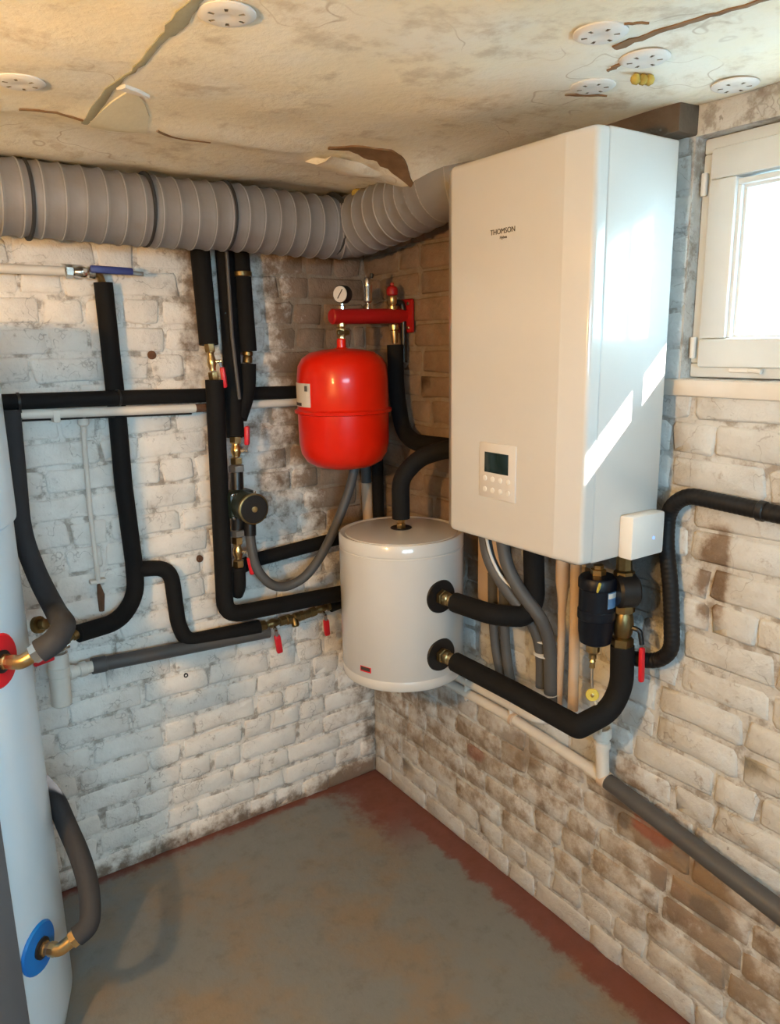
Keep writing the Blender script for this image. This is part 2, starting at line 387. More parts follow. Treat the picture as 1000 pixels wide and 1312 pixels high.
# bricks: shared irregular meshes, u along the wall, w up, d out of the wall
def brick_verts(L, H, rng):
    pts = []
    def edge(a, b, n):
        for i in range(n): pts.append((a[0]+(b[0]-a[0])*i/n, a[1]+(b[1]-a[1])*i/n))
    h, l = H/2, L/2; c = .007
    edge((-l+c, -h), (l-c, -h), 2); pts.append((l-c, -h)); edge((l, -h+c), (l, h-c), 1); pts.append((l, h-c))
    edge((l-c, h), (-l+c, h), 2); pts.append((-l+c, h)); pts.append((-l, h-c)); pts.append((-l, -h+c))
    out = []; jit = [(rng.uniform(-.006, .006), rng.uniform(-.004, .004)) for _ in pts]
    ring0 = [(p[0]+j[0], p[1]+j[1], -.03) for p, j in zip(pts, jit)]
    ring1 = [(p[0]+j[0], p[1]+j[1], -.0035) for p, j in zip(pts, jit)]
    ring2 = []
    for p, j in zip(pts, jit):
        s = .0045+rng.uniform(0, .002); q = (p[0]+j[0], p[1]+j[1]); L2 = math.hypot(*q)
        ring2.append((q[0]-s*(1 if q[0] > 0 else -1)*min(1, abs(q[0])/l*1.2), q[1]-s*(1 if q[1] > 0 else -1)*min(1, abs(q[1])/h*1.2), rng.uniform(-.0012, .0012)))
    n = len(pts); vs = ring0+ring1+ring2+[(rng.uniform(-.01, .01), rng.uniform(-.006, .006), rng.uniform(.0, .0025))]
    fs = []
    for r in range(2):
        for j in range(n):
            kk = (j+1) % n; fs.append((r*n+j, r*n+kk, (r+1)*n+kk, (r+1)*n+j))
    for j in range(n): fs.append((2*n+j, 2*n+(j+1) % n, 3*n))
    return vs, fs
BH, CP = .066, .0785
RNG = random.Random(11)
SHAPES = {'s': [brick_verts(.208, BH, RNG) for _ in range(14)], 'h': [brick_verts(.098, BH, RNG) for _ in range(14)]}
def brick_meshes(mat, M):
    d = {}
    for kd, lst in SHAPES.items():
        d[kd] = []
        for vs, fs in lst:
            me = bpy.data.meshes.new('brick'); me.from_pydata([tuple(M @ Vector(v)) for v in vs], [], fs)
            for p in me.polygons: p.use_smooth = True
            me.materials.append(mat); me.update(); d[kd].append(me)
    return d
def lay(umax, zmax, seed, holes):
    """list of (kind, u centre, z centre, scale) from u=0 outward"""
    rng = random.Random(seed); out = []; row = 0; z = -.006
    while z < zmax:
        u = [-.104, -.045, -.16, 0.0][row % 4]+rng.uniform(-.012, .012); i = row % 2
        while u < umax:
            kd = 'h' if (i % 2 == 0) != (rng.random() < .18) else 's'
            L = .098 if kd == 'h' else .208
            a, b = max(u, .002), min(u+L, umax); zz = z+CP/2
            cuts = [(a, b)]
            for (h0, h1, z0, z1) in holes:
                if z0 < zz < z1:
                    nc = []
                    for (p, q) in cuts:
                        if q <= h0 or p >= h1: nc.append((p, q))
                        else:
                            if p < h0: nc.append((p, h0))
                            if q > h1: nc.append((h1, q))
                    cuts = nc
            for (p, q) in cuts:
                if q-p > .03: out.append((kd, (p+q)/2, zz+rng.uniform(-.002, .002), (q-p)/L))
            u += L+.0115; i += 1
        z += CP; row += 1
    return out
def place_bricks(wall, lst, meshes, pos, axis, limit, rng, mat, M):
    near = [b for b in lst if b[1] < limit]; far = [b for b in lst if b[1] >= limit]
    for kd, u, z, s in near:
        o = bpy.data.objects.new('brick', rng.choice(meshes[kd])); COL.objects.link(o); o.parent = wall
        p = pos(u, z, rng.uniform(-.002, .003)); o.location = p
        sc = [1, 1, 1]; sc[axis] = s; o.scale = sc
        if s > .9: o.rotation_euler[1-axis] = rng.uniform(-.006, .006)
    g = MB()
    for kd, u, z, s in far:
        vs, fs = rng.choice(SHAPES[kd]); b = len(g.v); p = Vector(pos(u, z, rng.uniform(-.002, .003)))
        for v in vs: g.v.append(p + M @ Vector((v[0]*s, v[1], v[2])))
        g.f += [tuple(b+i for i in f) for f in fs]
    if far:
        o = g.build('brickwork', mat, wall, fix=False, angle=80); o['kind'] = 'stuff'
MBK = Matrix(((1, 0, 0), (0, 0, -1), (0, 1, 0)))        # u->x, w->z, d->-y
MRT = Matrix(((0, 0, -1), (-1, 0, 0), (0, 1, 0)))       # u->-y, w->z, d->-x
r_ = random.Random(5)
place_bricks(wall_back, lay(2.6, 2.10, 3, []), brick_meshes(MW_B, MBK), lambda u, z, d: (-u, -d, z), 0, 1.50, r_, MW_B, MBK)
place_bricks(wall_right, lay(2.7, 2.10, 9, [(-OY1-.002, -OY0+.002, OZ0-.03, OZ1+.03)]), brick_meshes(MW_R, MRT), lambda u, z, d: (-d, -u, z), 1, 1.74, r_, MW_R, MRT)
# drilled holes and plugs in the back wall
for (hx, hz, rr, mt) in ((-.752, 1.638, .013, RUST), (-.654, .993, .012, RUST), (-.73, .61, .008, BLKP), (-.583, 1.905, .010, RUST)):
    MB().lathe([(rr, 0), (rr*.95, .006), (rr*.45, .006), (rr*.4, .003)], (hx, .003, hz), (0, -1, 0), 14).build('wall_plug', mt, wall_back)

# ------------------------------------------------------------------ ceiling wear and washers
def ceil_strip(name, mat, line, widths, th=.004, drop=.002):
    g = MB(); n = len(line); L = []; R = []
    for i in range(n):
        a = Vector(line[max(0, i-1)]); b = Vector(line[min(n-1, i+1)]); d = (b-a).normalized(); nn = Vector((-d.y, d.x))
        p = Vector(line[i]); w = widths[i]
        L.append(p+nn*w*(.8+.4*random.random())); R.append(p-nn*w*(.8+.4*random.random()))
    rings = []
    for l, r in zip(L, R):
        rings.append([(l.x, l.y, ceil_h(l.x, l.y)+.004), (l.x, l.y, ceil_h(l.x, l.y)-drop), ((l.x+r.x)/2, (l.y+r.y)/2, ceil_h((l.x+r.x)/2, (l.y+r.y)/2)-drop-th*.3), (r.x, r.y, ceil_h(r.x, r.y)-drop), (r.x, r.y, ceil_h(r.x, r.y)+.004)])
    return g.ring_mesh(rings).build(name, mat, ceiling, angle=60)
def dens(line, n=5):
    out = []
    for a, b in zip(line, line[1:]):
        for k in range(n): out.append(tuple(Vector(a).lerp(Vector(b), k/n)+Vector((random.uniform(-.003, .003), random.uniform(-.003, .003)))))
    return out+[line[-1]]
crack = dens([(-1.02, -1.33), (-1.02, -1.207), (-1.024, -1.17), (-1.025, -1.098), (-1.022, -1.055), (-1.023, -.954), (-1.021, -.883), (-1.026, -.806), (-1.021, -.668), (-1.018, -.529)], 3)
def wcr(p): return .010+.012*math.exp(-((p[1]+1.12)/.05)**2)+.006*math.exp(-((p[1]+.66)/.10)**2) - .006*math.exp(-((p[1]+.86)/.05)**2)
ceil_strip('torn_joint', GAPG, crack, [wcr(p)*.6 for p in crack])
ceil_strip('board_patch', PALEG, [(-.99, -.78), (-.975, -.70), (-.955, -.63), (-.955, -.56), (-.965, -.50)], [.004, .028, .048, .052, .03], drop=.003)
ceil_strip('paper_flap', WHITEP, [(-1.015, -.79), (-.985, -.775), (-.957, -.762)], [.012, .010, .004], drop=.006)
ln = dens([(-1.147, -.575), (-1.098, -.575), (-1.028, -.555)], 4); ceil_strip('crack', KRAFT, ln, [.0035]*len(ln))
ln = dens([(-.883, -.575), (-.802, -.514), (-.74, -.519)], 4); ceil_strip('crack', KRAFT, ln, [.003]*len(ln))
ln = dens([(-.389, -1.375), (-.381, -1.416), (-.371, -1.48), (-.365, -1.541), (-.355, -1.62)], 4)
ceil_strip('torn_slit', KRAFT, ln, [.009*(1-.75*i/len(ln))+.002 for i in range(len(ln))])
for pts, w in ((((-.458, -1.447), (-.440, -1.458), (-.425, -1.467)), .003), (((-.310, -1.292), (-.313, -1.312), (-.318, -1.336)), .005), (((-.275, -1.164), (-.241, -1.178), (-.202, -1.202)), .005)):
    ceil_strip('torn_slit', KRAFT, dens(list(pts), 3), [w*.4, w*.8, w, w, w, w*.7, w*.3])
# torn hanging lining above the vessel corner
hole = dens([(-.48, -.60), (-.41, -.625), (-.34, -.63), (-.27, -.60), (-.186, -.56)], 4)
ceil_strip('torn_opening', KRAFT, hole, [.004+.030*math.sin(math.pi*i/(len(hole)-1))**1.5 for i in range(len(hole))], drop=.004)
fl_ = MB(); rings = []
for i in range(13):
    t = i/12; x = -.47+.29*t; w = math.sin(math.pi*t)
    rings.append([(x, -.60+.045*w, 2.100+.006*w), (x, -.575+.03*w, 2.094-.008*w+.003*math.sin(9*t)), (x, -.53+.05*w, 2.094-.006*w), (x, -.47+.05*w, 2.112), (x, -.50+.05*w, 2.118), (x, -.57+.03*w, 2.100)])
fl_.ring_mesh(rings).build('hanging_lining', MCEIL, ceiling, angle=70)
fo = MB()
for i in range(7):
    a = random.uniform(0, 6.28); c = (-.185+random.uniform(-.035, .035), -.275+random.uniform(-.02, .02), 2.095+random.uniform(-.012, .004))
    fo.lathe([(.001, -.014), (.010, -.009), (.014, 0), (.009, .009), (.001, .013)], c, (math.cos(a), math.sin(a), .4), 8)
fo.build('insulation_tuft', FOAM, ceiling, angle=80)
fo = MB()
for i in range(3): fo.lathe([(.001, -.010), (.008, -.006), (.010, 0), (.006, .006), (.001, .008)], (-.25+.012*i, -1.308-.005*i, 2.116), (1, .4*i, .3), 8)
fo.build('insulation_tuft', FOAM, ceiling, angle=80)

def washer(x, y, label):
    z = ceil_h(x, y)-.0015; r0 = thing('insulation_washer', (x, y, z-.006), label, 'washer', 'round plastic insulation washers on the ceiling')
    g = MB(); n = 30; rr = [(.0001, .0), (.010, .0), (.012, -.0008), (.020, -.0008), (.029, -.0008), (.036, -.0002), (.042, .0030), (.042, .0052)]
    b = len(g.v)
    for r, h in rr:
        for j in range(n): g.v.append(Vector((x+r*math.cos(2*math.pi*j/n), y+r*math.sin(2*math.pi*j/n), z-.004+h)))
    holes = []
    for i in range(len(rr)-1):
        for j in range(n):
            q = (b+i*n+j, b+(i+1)*n+j, b+(i+1)*n+(j+1) % n, b+i*n+(j+1) % n)
            if i == 3 and j % 5 == 0: holes.append(q); continue
            g.f.append(q)
    # punched holes: walls going up and a dark floor
    cup = MB()
    for q in holes:
        for a_, b_ in ((0, 1), (1, 2), (2, 3), (3, 0)):
            p1, p2 = g.v[q[a_]], g.v[q[b_]]; k_ = len(cup.v); cup.v += [p1.copy(), p2.copy(), p2+Vector((0, 0, .004)), p1+Vector((0, 0, .004))]; cup.f.append((k_, k_+1, k_+2, k_+3))
        k_ = len(cup.v); cup.v += [g.v[i]+Vector((0, 0, .0038)) for i in q]; cup.f.append((k_, k_+1, k_+2, k_+3))
    g.build('disc', WHITEP, r0, fix=False, angle=50); cup.build('punched_holes', HOLE, r0, smooth=False)
washer(-.972, -1.169, 'white perforated washer beside the grey-green crack, topmost on the ceiling')
washer(-1.173, -.74, 'cream washer at the left edge of the photo, above the grey duct')
washer(-.460, -1.405, 'white washer left of the long brown ceiling slit')
washer(-.306, -1.369, 'white washer just below the wide end of the long brown slit')
washer(-.264, -1.221, 'white washer nearest to the top edge of the wall-hung unit')
washer(-.065, -1.385, 'white washer above the window, rightmost on the ceiling')

bm_ = MB().box((-.022, -.95, 2.093), (.07, .63, .058), .004)
tag(bm_.build('wooden_beam', WOOD), 'dark old wooden beam end showing above the wall-hung unit', 'beam')

# ------------------------------------------------------------------ window
WY0, WY1, WZ0, WZ1 = -1.903, -1.264, 1.577, 2.060     # frame outline
GY0, GY1, GZ0, GZ1 = -1.806, -1.360, 1.660, 1.955     # glass opening
def ringframe(name, mat, parent, y0, y1, z0, z1, w, x0, x1, bev=.004):
    g = MB()
    for (a, b, c, d) in ((y0, y1, z0, z0+w), (y0, y1, z1-w, z1), (y0, y0+w, z0+w, z1-w), (y1-w, y1, z0+w, z1-w)):
        g.box(((x0+x1)/2, (a+b)/2, (c+d)/2), (x1-x0, b-a, d-c), bev)
    return g.build(name, mat, parent)
win = bpy.data.objects.new('window_1', None); COL.objects.link(win); win.location = (0, -1.594, 1.573); ORG['window_1'] = (0, -1.594, 1.573); struct(win)
ringframe('window_frame', WHITEW, win, WY0, WY1, WZ0, WZ1, .030, .035, .11)
ringframe('sash', WHITEW, win, WY0+.024, WY1-.024, WZ0+.022, WZ1-.024, .060, .022, .10, .005)
ringframe('glazing_bead', WHITEW, win, GY0-.016, GY1+.016, GZ0-.012, GZ1+.016, .012, .030, .08, .003)
ringframe('glazing_bead', WHITEW, win, GY0-.006, GY1+.006, GZ0-.004, GZ1+.006, .009, .040, .08, .002)
MB().box((.070, -1.500, 1.808), (.020, .018, .31), .003).build('glazing_bar', WHITEW, win)
MB().box((.070, (GY0+GY1)/2, (GZ0+GZ1)/2), (.004, GY1-GY0+.02, GZ1-GZ0+.02)).build('pane', GLASS, win, smooth=False)
for z in (1.64, 1.97):
    MB().lathe([(.006, -.022), (.0065, -.02), (.0065, .02), (.006, .022)], (.026, WY1-.010, z), (0, 0, 1), 10).build('hinge', WHITEP, win)
h_ = MB().tube([(.030, -1.405, 1.594), (.022, -1.42, 1.594), (.022, -1.435, 1.592)], .005, 8); h_.box((.030, -1.385, 1.594), (.006, .05, .010), .002)
h_.build('latch', WHITEP, win)
MB().box((.012, -1.583, 1.556), (.050, .72, .036), .006).build('window_sill', PVCW, win)

w2_ = bpy.data.objects.new('window_2', None); COL.objects.link(w2_); w2_.location = (-1.55, -3.76, NZ0); ORG['window_2'] = (-1.55, -3.76, NZ0); struct(w2_)
g = MB()
for (a, b, c, d) in ((NX0, NX1, NZ0, NZ0+.06), (NX0, NX1, NZ1-.06, NZ1), (NX0, NX0+.06, NZ0+.06, NZ1-.06), (NX1-.06, NX1, NZ0+.06, NZ1-.06), (-1.78, -1.72, NZ0+.06, NZ1-.06)):
    g.box(((a+b)/2, -3.76, (c+d)/2), (b-a, .06, d-c), .004)
g.build('window_frame', WHITEW, w2_)
w3_ = bpy.data.objects.new('added_window_3', None); COL.objects.link(w3_); w3_.location = (.07, -3.0, OZ0); ORG['added_window_3'] = (.07, -3.0, OZ0); struct(w3_)  # unseen window, added for more cool daylight on the big tank
ringframe('window_frame', WHITEW, w3_, SY0+.002, SY1-.002, OZ0+.002, OZ1-.002, .07, .03, .10)
MB().box((.065, -3.0, (OZ0+OZ1)/2), (.004, 1.08, .38)).build('pane', GLASS, w3_, smooth=False)
MB().box((-1.75, -3.76, 1.70), (1.22, .004, .62)).build('pane', GLASS, w2_, smooth=False)

# ------------------------------------------------------------------ grey flexible duct
def duct(path, R, pitch, name, parent):
    pts = fillet(path, [.1, .17, .075, .1, .1], 10); step = pitch/6; pts = resample(pts, step); rad = []
    prof = [1.0, .972, .958, .956, .960, .975]
    for i in range(len(pts)): rad.append(R*prof[i % 6]*(1+.015*mnoise.noise((i*.05, 2, 1))))
    for i in range(len(pts)): pts[i] = pts[i]+Vector((0, .004*mnoise.noise((i*.03, 5, 2)), .006*mnoise.noise((i*.025, 1, 4))))
    MB().tube(pts, R, 36, radii=rad).build(name, DUCT, parent, angle=70)
    us = []
    for i in range(3, len(pts)-3, 6):
        ax = (pts[i+1]-pts[i-1]).normalized(); rib = MB(); rr = R*1.0
        prof2 = [(rr-.003, -.003), (rr+.0005, -.0015), (rr+.0005, .0015), (rr-.003, .003)]
        rib.lathe(prof2, pts[i-3], (pts[i-2]-pts[i-4 if i > 3 else 0]).normalized(), 36); rib.build('wire_rib', DUCTR, parent, angle=70)
DR = .091
dt = thing('ventilation_duct', (-.65, -.19, 1.91), 'thick grey ribbed flexible duct running under the ceiling along both walls', 'duct')
duct([(-1.95, -.22, 2.01), (-1.085, -.19, 2.015), (-.66, -.19, 2.008), (-.17, -.185, 2.004), (-.125, -.50, 2.050), (-.125, -.64, 2.075), (.10, -.72, 2.075)], DR, .047, 'hose_body', dt)
for x_ in (-1.085, -.80, -.58, -.235):
    MB().lathe([(DR-.001, -.004), (DR+.0025, -.0025), (DR+.0025, .0025), (DR-.001, .004)], (x_, -.19, 2.012), (1, .02, -.01), 36).build('clamp', BLACKG, dt)

# ------------------------------------------------------------------ valves
def valve(p0, p1, r, nrm, hdir, hl, label, hmat=None, brass=None, name='ball_valve', group='brass ball valves with coloured levers'):
    hmat = hmat or REDP; brass = brass or BRASS
    a, b = V(p0), V(p1); L = (b-a).length; ax = (b-a).normalized(); mid = (a+b)/2
    n_ = V(nrm); n_ = (n_-ax*n_.dot(ax)).normalized(); hd = V(hdir).normalized()
    t = thing(name, tuple(mid-Vector((0, 0, r))), label, 'valve', group)
    MB().lathe([(r*.8, 0), (r*.98, .001), (r*.98, L*.24), (r*.72, L*.27), (r*.72, L*.33), (r*.95, L*.42), (r*1.02, L*.5), (r*.95, L*.58), (r*.72, L*.67), (r*.72, L*.73)], a, ax, 24).build('body', brass, t)
    for q in (0, L*.76): MB().lathe([(r*1.0, q), (r*1.16, q+L*.02), (r*1.16, q+L*.21), (r*1.0, q+L*.24)], a, ax, 6).build('hex_nut', brass, t)
    s0 = mid+n_*r*.8; s1 = mid+n_*(r*1.75)
    MB().tube([s0, s1], r*.38, 10).build('stem', CHROME, t)
    h0 = s1; h1 = s1+hd*hl*.28+n_*r*.35; h2 = s1+hd*hl+n_*r*.35
    w = hd.cross(n_).normalized(); R_ = Matrix((hd, w, n_)).transposed()
    MB().tube([h0-hd*r*.4, h0, h1, h1.lerp(h2, .2)], r*.42, 8, squash=.45).build('lever_arm', STEEL, t)
    MB().box(h1.lerp(h2, .5), (hl*.82, .022, .015), .005, R_).build('lever_grip', hmat, t)
    MB().lathe([(r*.35, 0), (r*.35, r*.25), (r*.1, r*.3)], s1+n_*r*.15, n_, 6).build('lever_nut', CHROME, t)
    return t

# ------------------------------------------------------------------ back wall plumbing
RI = .026
g = MB().tube([(-1.45, -.088, 1.533), (-.892, -.088, 1.524), (-.652, -.055, 1.516), (-.50, -.034, 1.512), (-.24, -.034, 1.507)], .021, 14, .1)
hz = tag(g.build('insulated_pipe', BLACK), 'long black insulated pipe running level across the back wall', 'pipe', 'black insulated pipes on the back wall')
ties(hz, [((-1.14, -.088, 1.528), (1, 0, 0)), ((-.885, -.088, 1.524), (1, .1, 0))], .0215)
whp = thing('white_drain_pipe', (-.94, -.075, 1.47), 'white painted plastic pipe just under the level black pipe', 'pipe')
MB().tube([(-1.45, -.085, 1.502), (-1.222, -.084, 1.497), (-.86, -.077, 1.4855), (-.654, -.056, 1.479)], .0135).build('pipe_body', PVCW, whp)
MB().tube([(-.654, -.056, 1.479), (-.60, -.052, 1.478)], .0125).build('bare_end', RUST, whp)
MB().box((-1.052, -.050, 1.484), (.018, .09, .034), .003).build('pipe_clip', PVCW, whp)
MB().tube([(-1.222, -.062, 1.478), (-.90, -.055, 1.470), (-.66, -.042, 1.462)], .003, 8).build('cable', BLKP, whp)
MB().lathe([(.0145, -.005), (.0165, -.004), (.0165, .004), (.0145, .005)], (-1.14, -.079, 1.4955), (1, 0, 0), 16).build('cable_tie', BLKP, whp)
pipe('white_drain_pipe', [(-.484, -.03, 1.477), (-.20, -.03, 1.475)], .0135, PVCW, 'short length of white pipe left of the red vessel', 'pipe')
cv = thing('white_conduit', (-.975, -.02, .985), 'thin white vertical conduit hanging from the white pipe', 'conduit')
MB().tube([(-.974, -.042, 1.468), (-.974, -.025, 1.40), (-.977, -.022, 1.2), (-.975, -.022, .985)], .0068, 10, .05).build('tube', PVCW, cv)
MB().lathe([(.016, 0), (.016, .028), (.008, .036), (.008, .06)], (-.974, -.045, 1.482), (0, .2, -1), 14).build('tee_socket', PVCW, cv)
MB().box((-.975, -.014, .985), (.046, .024, .012), .003).build('clip', PVCW, cv)
MB().tube([(-.974, -.016, .975), (-.970, -.014, .94), (-.972, -.012, .89)], .009, 8, radii=[.005, .011, .008]).build('rusted_bracket', RUST, cv)

pa = MB().tube([(-.882, -.036, 1.838), (-.877, -.034, 1.50), (-.879, -.034, 1.27), (-.871, -.036, 1.03), (-.873, -.040, .93), (-.94, -.085, .872), (-1.068, -.13, .878)], RI, 14, .11)
tag(pa.build('insulated_pipe', BLACK), 'black vertical pipe below the blue lever valve, curving left at its foot', 'pipe', 'black insulated pipes on the back wall')
pb = MB().tube([(-.868, -.036, 1.006), (-.762, -.036, .994), (-.752, -.036, .80), (-.731, -.043, .742), (-.484, -.05, .736)], .0245, 14, .055)
tag(pb.build('insulated_pipe', BLACK), 'black branch pipe stepping down to the brass double valve', 'pipe', 'black insulated pipes on the back wall')
# blue lever valve at the top left
bv = thing('ball_valve', (-.91, -.05, 1.845), 'nickel ball valve with a long blue lever, top left', 'valve')
MB().lathe([(.013, 0), (.016, .003), (.016, .022), (.012, .026), (.015, .034), (.017, .042), (.015, .052), (.012, .058), (.016, .062), (.016, .078), (.012, .08)], (-.985, -.05, 1.863), (1, 0, -.02), 20).build('body', CHROME, bv)
MB().lathe([(.015, -.002), (.019, 0), (.019, .016), (.015, .018)], (-.980, -.05, 1.863), (1, 0, -.02), 6).build('hex_nut', CHROME, bv)
MB().tube([(-.905, -.05, 1.861), (-.893, -.045, 1.858), (-.884, -.038, 1.835)], .010, 10, .01).build('elbow', BRASS, bv)
MB().box((-.865, -.072, 1.868), (.115, .012, .020), .005, Matrix.Rotation(.03, 3, 'Y')).build('lever_grip', BLUEP, bv)
MB().box((-.80, -.068, 1.862), (.045, .006, .012), .002, Matrix.Rotation(.05, 3, 'Y')).build('lever_tip', STEEL, bv)
MB().tube([(-.935, -.05, 1.863), (-.935, -.072, 1.865)], .006, 8).build('stem', CHROME, bv)
pipe('white_drain_pipe', [(-1.5, -.05, 1.868), (-.985, -.05, 1.8635)], .0125, PVCW, 'white pipe entering the blue lever valve from the left', 'pipe')

# cluster of risers
G_ = 'black insulated risers below the duct'
tag(MB().tube([(-.606, -.060, 1.96), (-.605, -.070, 1.804), (-.608, -.088, 1.665)], .0285, 14, .1).build('insulated_riser', BLACK), 'leftmost black riser coming down from the duct to the upper brass valve', 'pipe', G_)
valve((-.608, -.09, 1.669), (-.604, -.1, 1.560), .0135, (.85, -.5, 0), (.10, 0, -1), .075, 'upper brass valve with red lever on the left riser', name='ball_valve')
tag(MB().tube([(-.603, -.1, 1.562), (-.621, -.104, .822), (-.16, -.104, .808)], .0275, 14, .055).build('insulated_pipe', BLACK), 'long black pipe dropping from the upper red lever and turning right', 'pipe', 'black insulated pipes on the back wall')
tag(MB().tube([(-.52, -.038, 1.96), (-.516, -.038, 1.668), (-.530, -.060, 1.50), (-.541, -.085, 1.384)], .0275, 14, .1).build('insulated_riser', BLACK), 'middle black riser leading down to the pump', 'pipe', G_)
r3 = tag(MB().tube([(-.473, -.045, 1.96), (-.471, -.058, 1.643)], .0275, 14).build('insulated_riser', BLACK), 'right-hand black riser with a brass collar at its foot', 'pipe', G_)
MB().lathe([(.029, -.008), (.031, -.006), (.031, .006), (.029, .008)], (-.4725, -.0475, 1.872), (0, -.05, -1), 20).build('brass_collar', BRASSD, r3)
MB().lathe([(.013, 0), (.016, .004), (.016, .014), (.012, .017), (.015, .022), (.015, .036), (.011, .038)], (-.471, -.058, 1.645), (-.1, 0, -1), 16).build('coupling', BRASSD, r3)
tag(MB().tube([(-.474, -.058, 1.606), (-.480, -.058, 1.52), (-.520, -.070, 1.44)], .026, 14, .05).build('insulated_pipe', BLACK), 'short slanting black pipe joining the right riser to the pump riser', 'pipe', 'black insulated pipes on the back wall')
pipe('grey_tube', [(-.534, -.088, 1.95), (-.533, -.088, 1.691), (-.522, -.090, 1.50)], .0055, GREYH, 'thin grey tube between the black risers', 'tube', n=10)

valve((-.541, -.085, 1.386), (-.545, -.09, 1.300), .0165, (.8, -.6, 0), (.06, 0, 1), .072, 'brass valve above the pump with red lever pointing up')
# circulation pump
pc = V((-.552, -.100, 1.180))
pu = thing('circulation_pump', tuple(pc-Vector((0, 0, .11))), 'dark green circulation pump with round black motor face', 'pump')
MB().lathe([(.018, 0), (.026, .004), (.026, .022), (.018, .026)], (-.547, -.09, 1.300), (0, -.05, -1), 6).build('union_nut', STEEL, pu)
MB().lathe([(.018, 0), (.026, .004), (.026, .022), (.018, .026)], (-.561, -.1, 1.098), (0, 0, -1), 6).build('union_nut', STEEL, pu)
MB().tube([(-.547, -.092, 1.278), (-.550, -.096, 1.24), (-.554, -.10, 1.18), (-.560, -.10, 1.09)], .020, 14, .02).build('casing_pipe', BLKP, pu)
MB().box(pc+Vector((0, -.012, 0)), (.088, .062, .088), .014).build('volute', DKGREEN, pu)
mh = MB().lathe([(.038, 0), (.044, .006), (.046, .05), (.046, .074), (.043, .080)], pc+Vector((0, -.040, 0)), (0, -1, 0), 32).build('motor_housing', DKGREEN, pu)
MB().lathe([(.043, 0), (.0475, .002), (.0475, .012), (.044, .014)], pc+Vector((0, -.106, 0)), (0, -1, 0), 32).build('face_ring', BRASSD, mh)
MB().lathe([(.043, 0), (.043, .003), (.001, .004)], pc+Vector((0, -.117, 0)), (0, -1, 0), 32).build('face', BLKP, mh)
MB().lathe([(.009, 0), (.009, .004), (.002, .005)], pc+Vector((0, -.120, 0)), (0, -1, 0), 16).build('vent_screw', BRASS, mh)
for sx in (-1, 1):
    for sz in (-1, 1):
        MB().lathe([(.005, 0), (.005, .006), (.002, .007)], pc+Vector((sx*.036, -.043, sz*.036)), (0, -1, 0), 6).build('bolt', CHROME, pu)
MB().box(pc+Vector((.055, -.020, -.028)), (.036, .06, .05), .006).build('terminal_box', BLKP, pu)
valve((-.562, -.1, 1.072), (-.564, -.1, .972), .0155, (.8, -.6, 0), (.15, 0, -1), .072, 'brass valve below the pump with red lever pointing down')
tag(MB().tube([(-.564, -.1, .972), (-.566, -.1, .905), (-.570, -.085, .880)], .0215, 14, .03).build('insulated_pipe', BLACK), 'black pipe stub under the lower pump valve', 'pipe', 'black insulated pipes on the back wall')
tag(MB().tube([(-.545, -.055, .955), (-.494, -.06, .973), (-.10, -.06, 1.0)], .0235, 14).build('insulated_pipe', BLACK), 'black pipe passing behind the grey hose loop towards the white cylinder', 'pipe', 'black insulated pipes on the back wall')

# brass double valve low on the back wall
dv = thing('manifold_fitting', (-.35, -.05, .72), 'brass tee fittings between the two lower red levers', 'fitting')
MB().lathe([(.014, 0), (.018, .004), (.018, .016), (.013, .02), (.013, .03), (.017, .034), (.017, .05), (.013, .054)], (-.385, -.05, .737), (1, 0, .02), 20).build('tee', BRASSD, dv)
MB().lathe([(.015, 0), (.018, .003), (.018, .018), (.015, .02)], (-.335, -.05, .738), (1, 0, .03), 6).build('hex_nut', BRASSD, dv)
MB().lathe([(.011, 0), (.013, .01), (.013, .025), (.009, .03)], (-.355, -.055, .738), (0, -.5, -1), 12).build('drain_plug', BRASSD, dv)
MB().tube([(-.315, -.05, .738), (-.285, -.05, .741)], .014, 14).build('pipe_sleeve', BRASSD, dv)
valve((-.484, -.05, .736), (-.384, -.05, .737), .0155, (0, -1, -.75), (.12, 0, -1), .075, 'lower left brass valve with red lever, beside the black branch pipe', brass=BRASSD)
valve((-.288, -.05, .741), (-.20, -.05, .753), .0155, (0, -1, -.75), (.05, 0, -1), .068, 'lower right brass valve with red lever, nearest the white cylinder', brass=BRASSD)
tag(MB().tube([(-.21, -.052, .752), (-.13, -.052, .762), (-.085, -.08, .80), (-.07, -.22, .83)], .0245, 14, .05).build('insulated_pipe', BLACK), 'black elbow after the lower right brass valve, behind the white cylinder', 'pipe', 'black insulated pipes on the back wall')

hs = MB().tube([(-.522, -.115, 1.145), (-.528, -.12, 1.06), (-.520, -.13, .965), (-.476, -.14, .905), (-.426, -.14, .886), (-.36, -.15, .905), (-.300, -.15, .96), (-.245, -.15, 1.04), (-.206, -.15, 1.113), (-.165, -.15, 1.20), (-.14, -.15, 1.30)], .0155, 14, .09)
hso = tag(hs.build('grey_flexible_hose', GREYH), 'grey flexible hose looping from the pump to behind the red vessel', 'hose')
MB().tube([(-.522, -.115, 1.165), (-.527, -.119, 1.075)], .0195, 14).build('hose_sleeve', BLKP, hso)
bp = thing('beige_riser', (-.042, -.06, .95), 'beige vertical pipe with a grey top between red vessel and white cylinder', 'pipe')
MB().tube([(-.047, -.06, 1.18), (-.039, -.06, .95)], .0205).build('pipe_body', PVCB, bp)
MB().tube([(-.050, -.06, 1.30), (-.047, -.06, 1.175)], .0185).build('grey_sleeve', GREYH, bp)
pipe('insulated_pipe', [(-.034, -.115, 1.42), (-.034, -.112, .95)], .020, BLACK, 'black vertical pipe behind the beige riser in the corner', 'pipe')

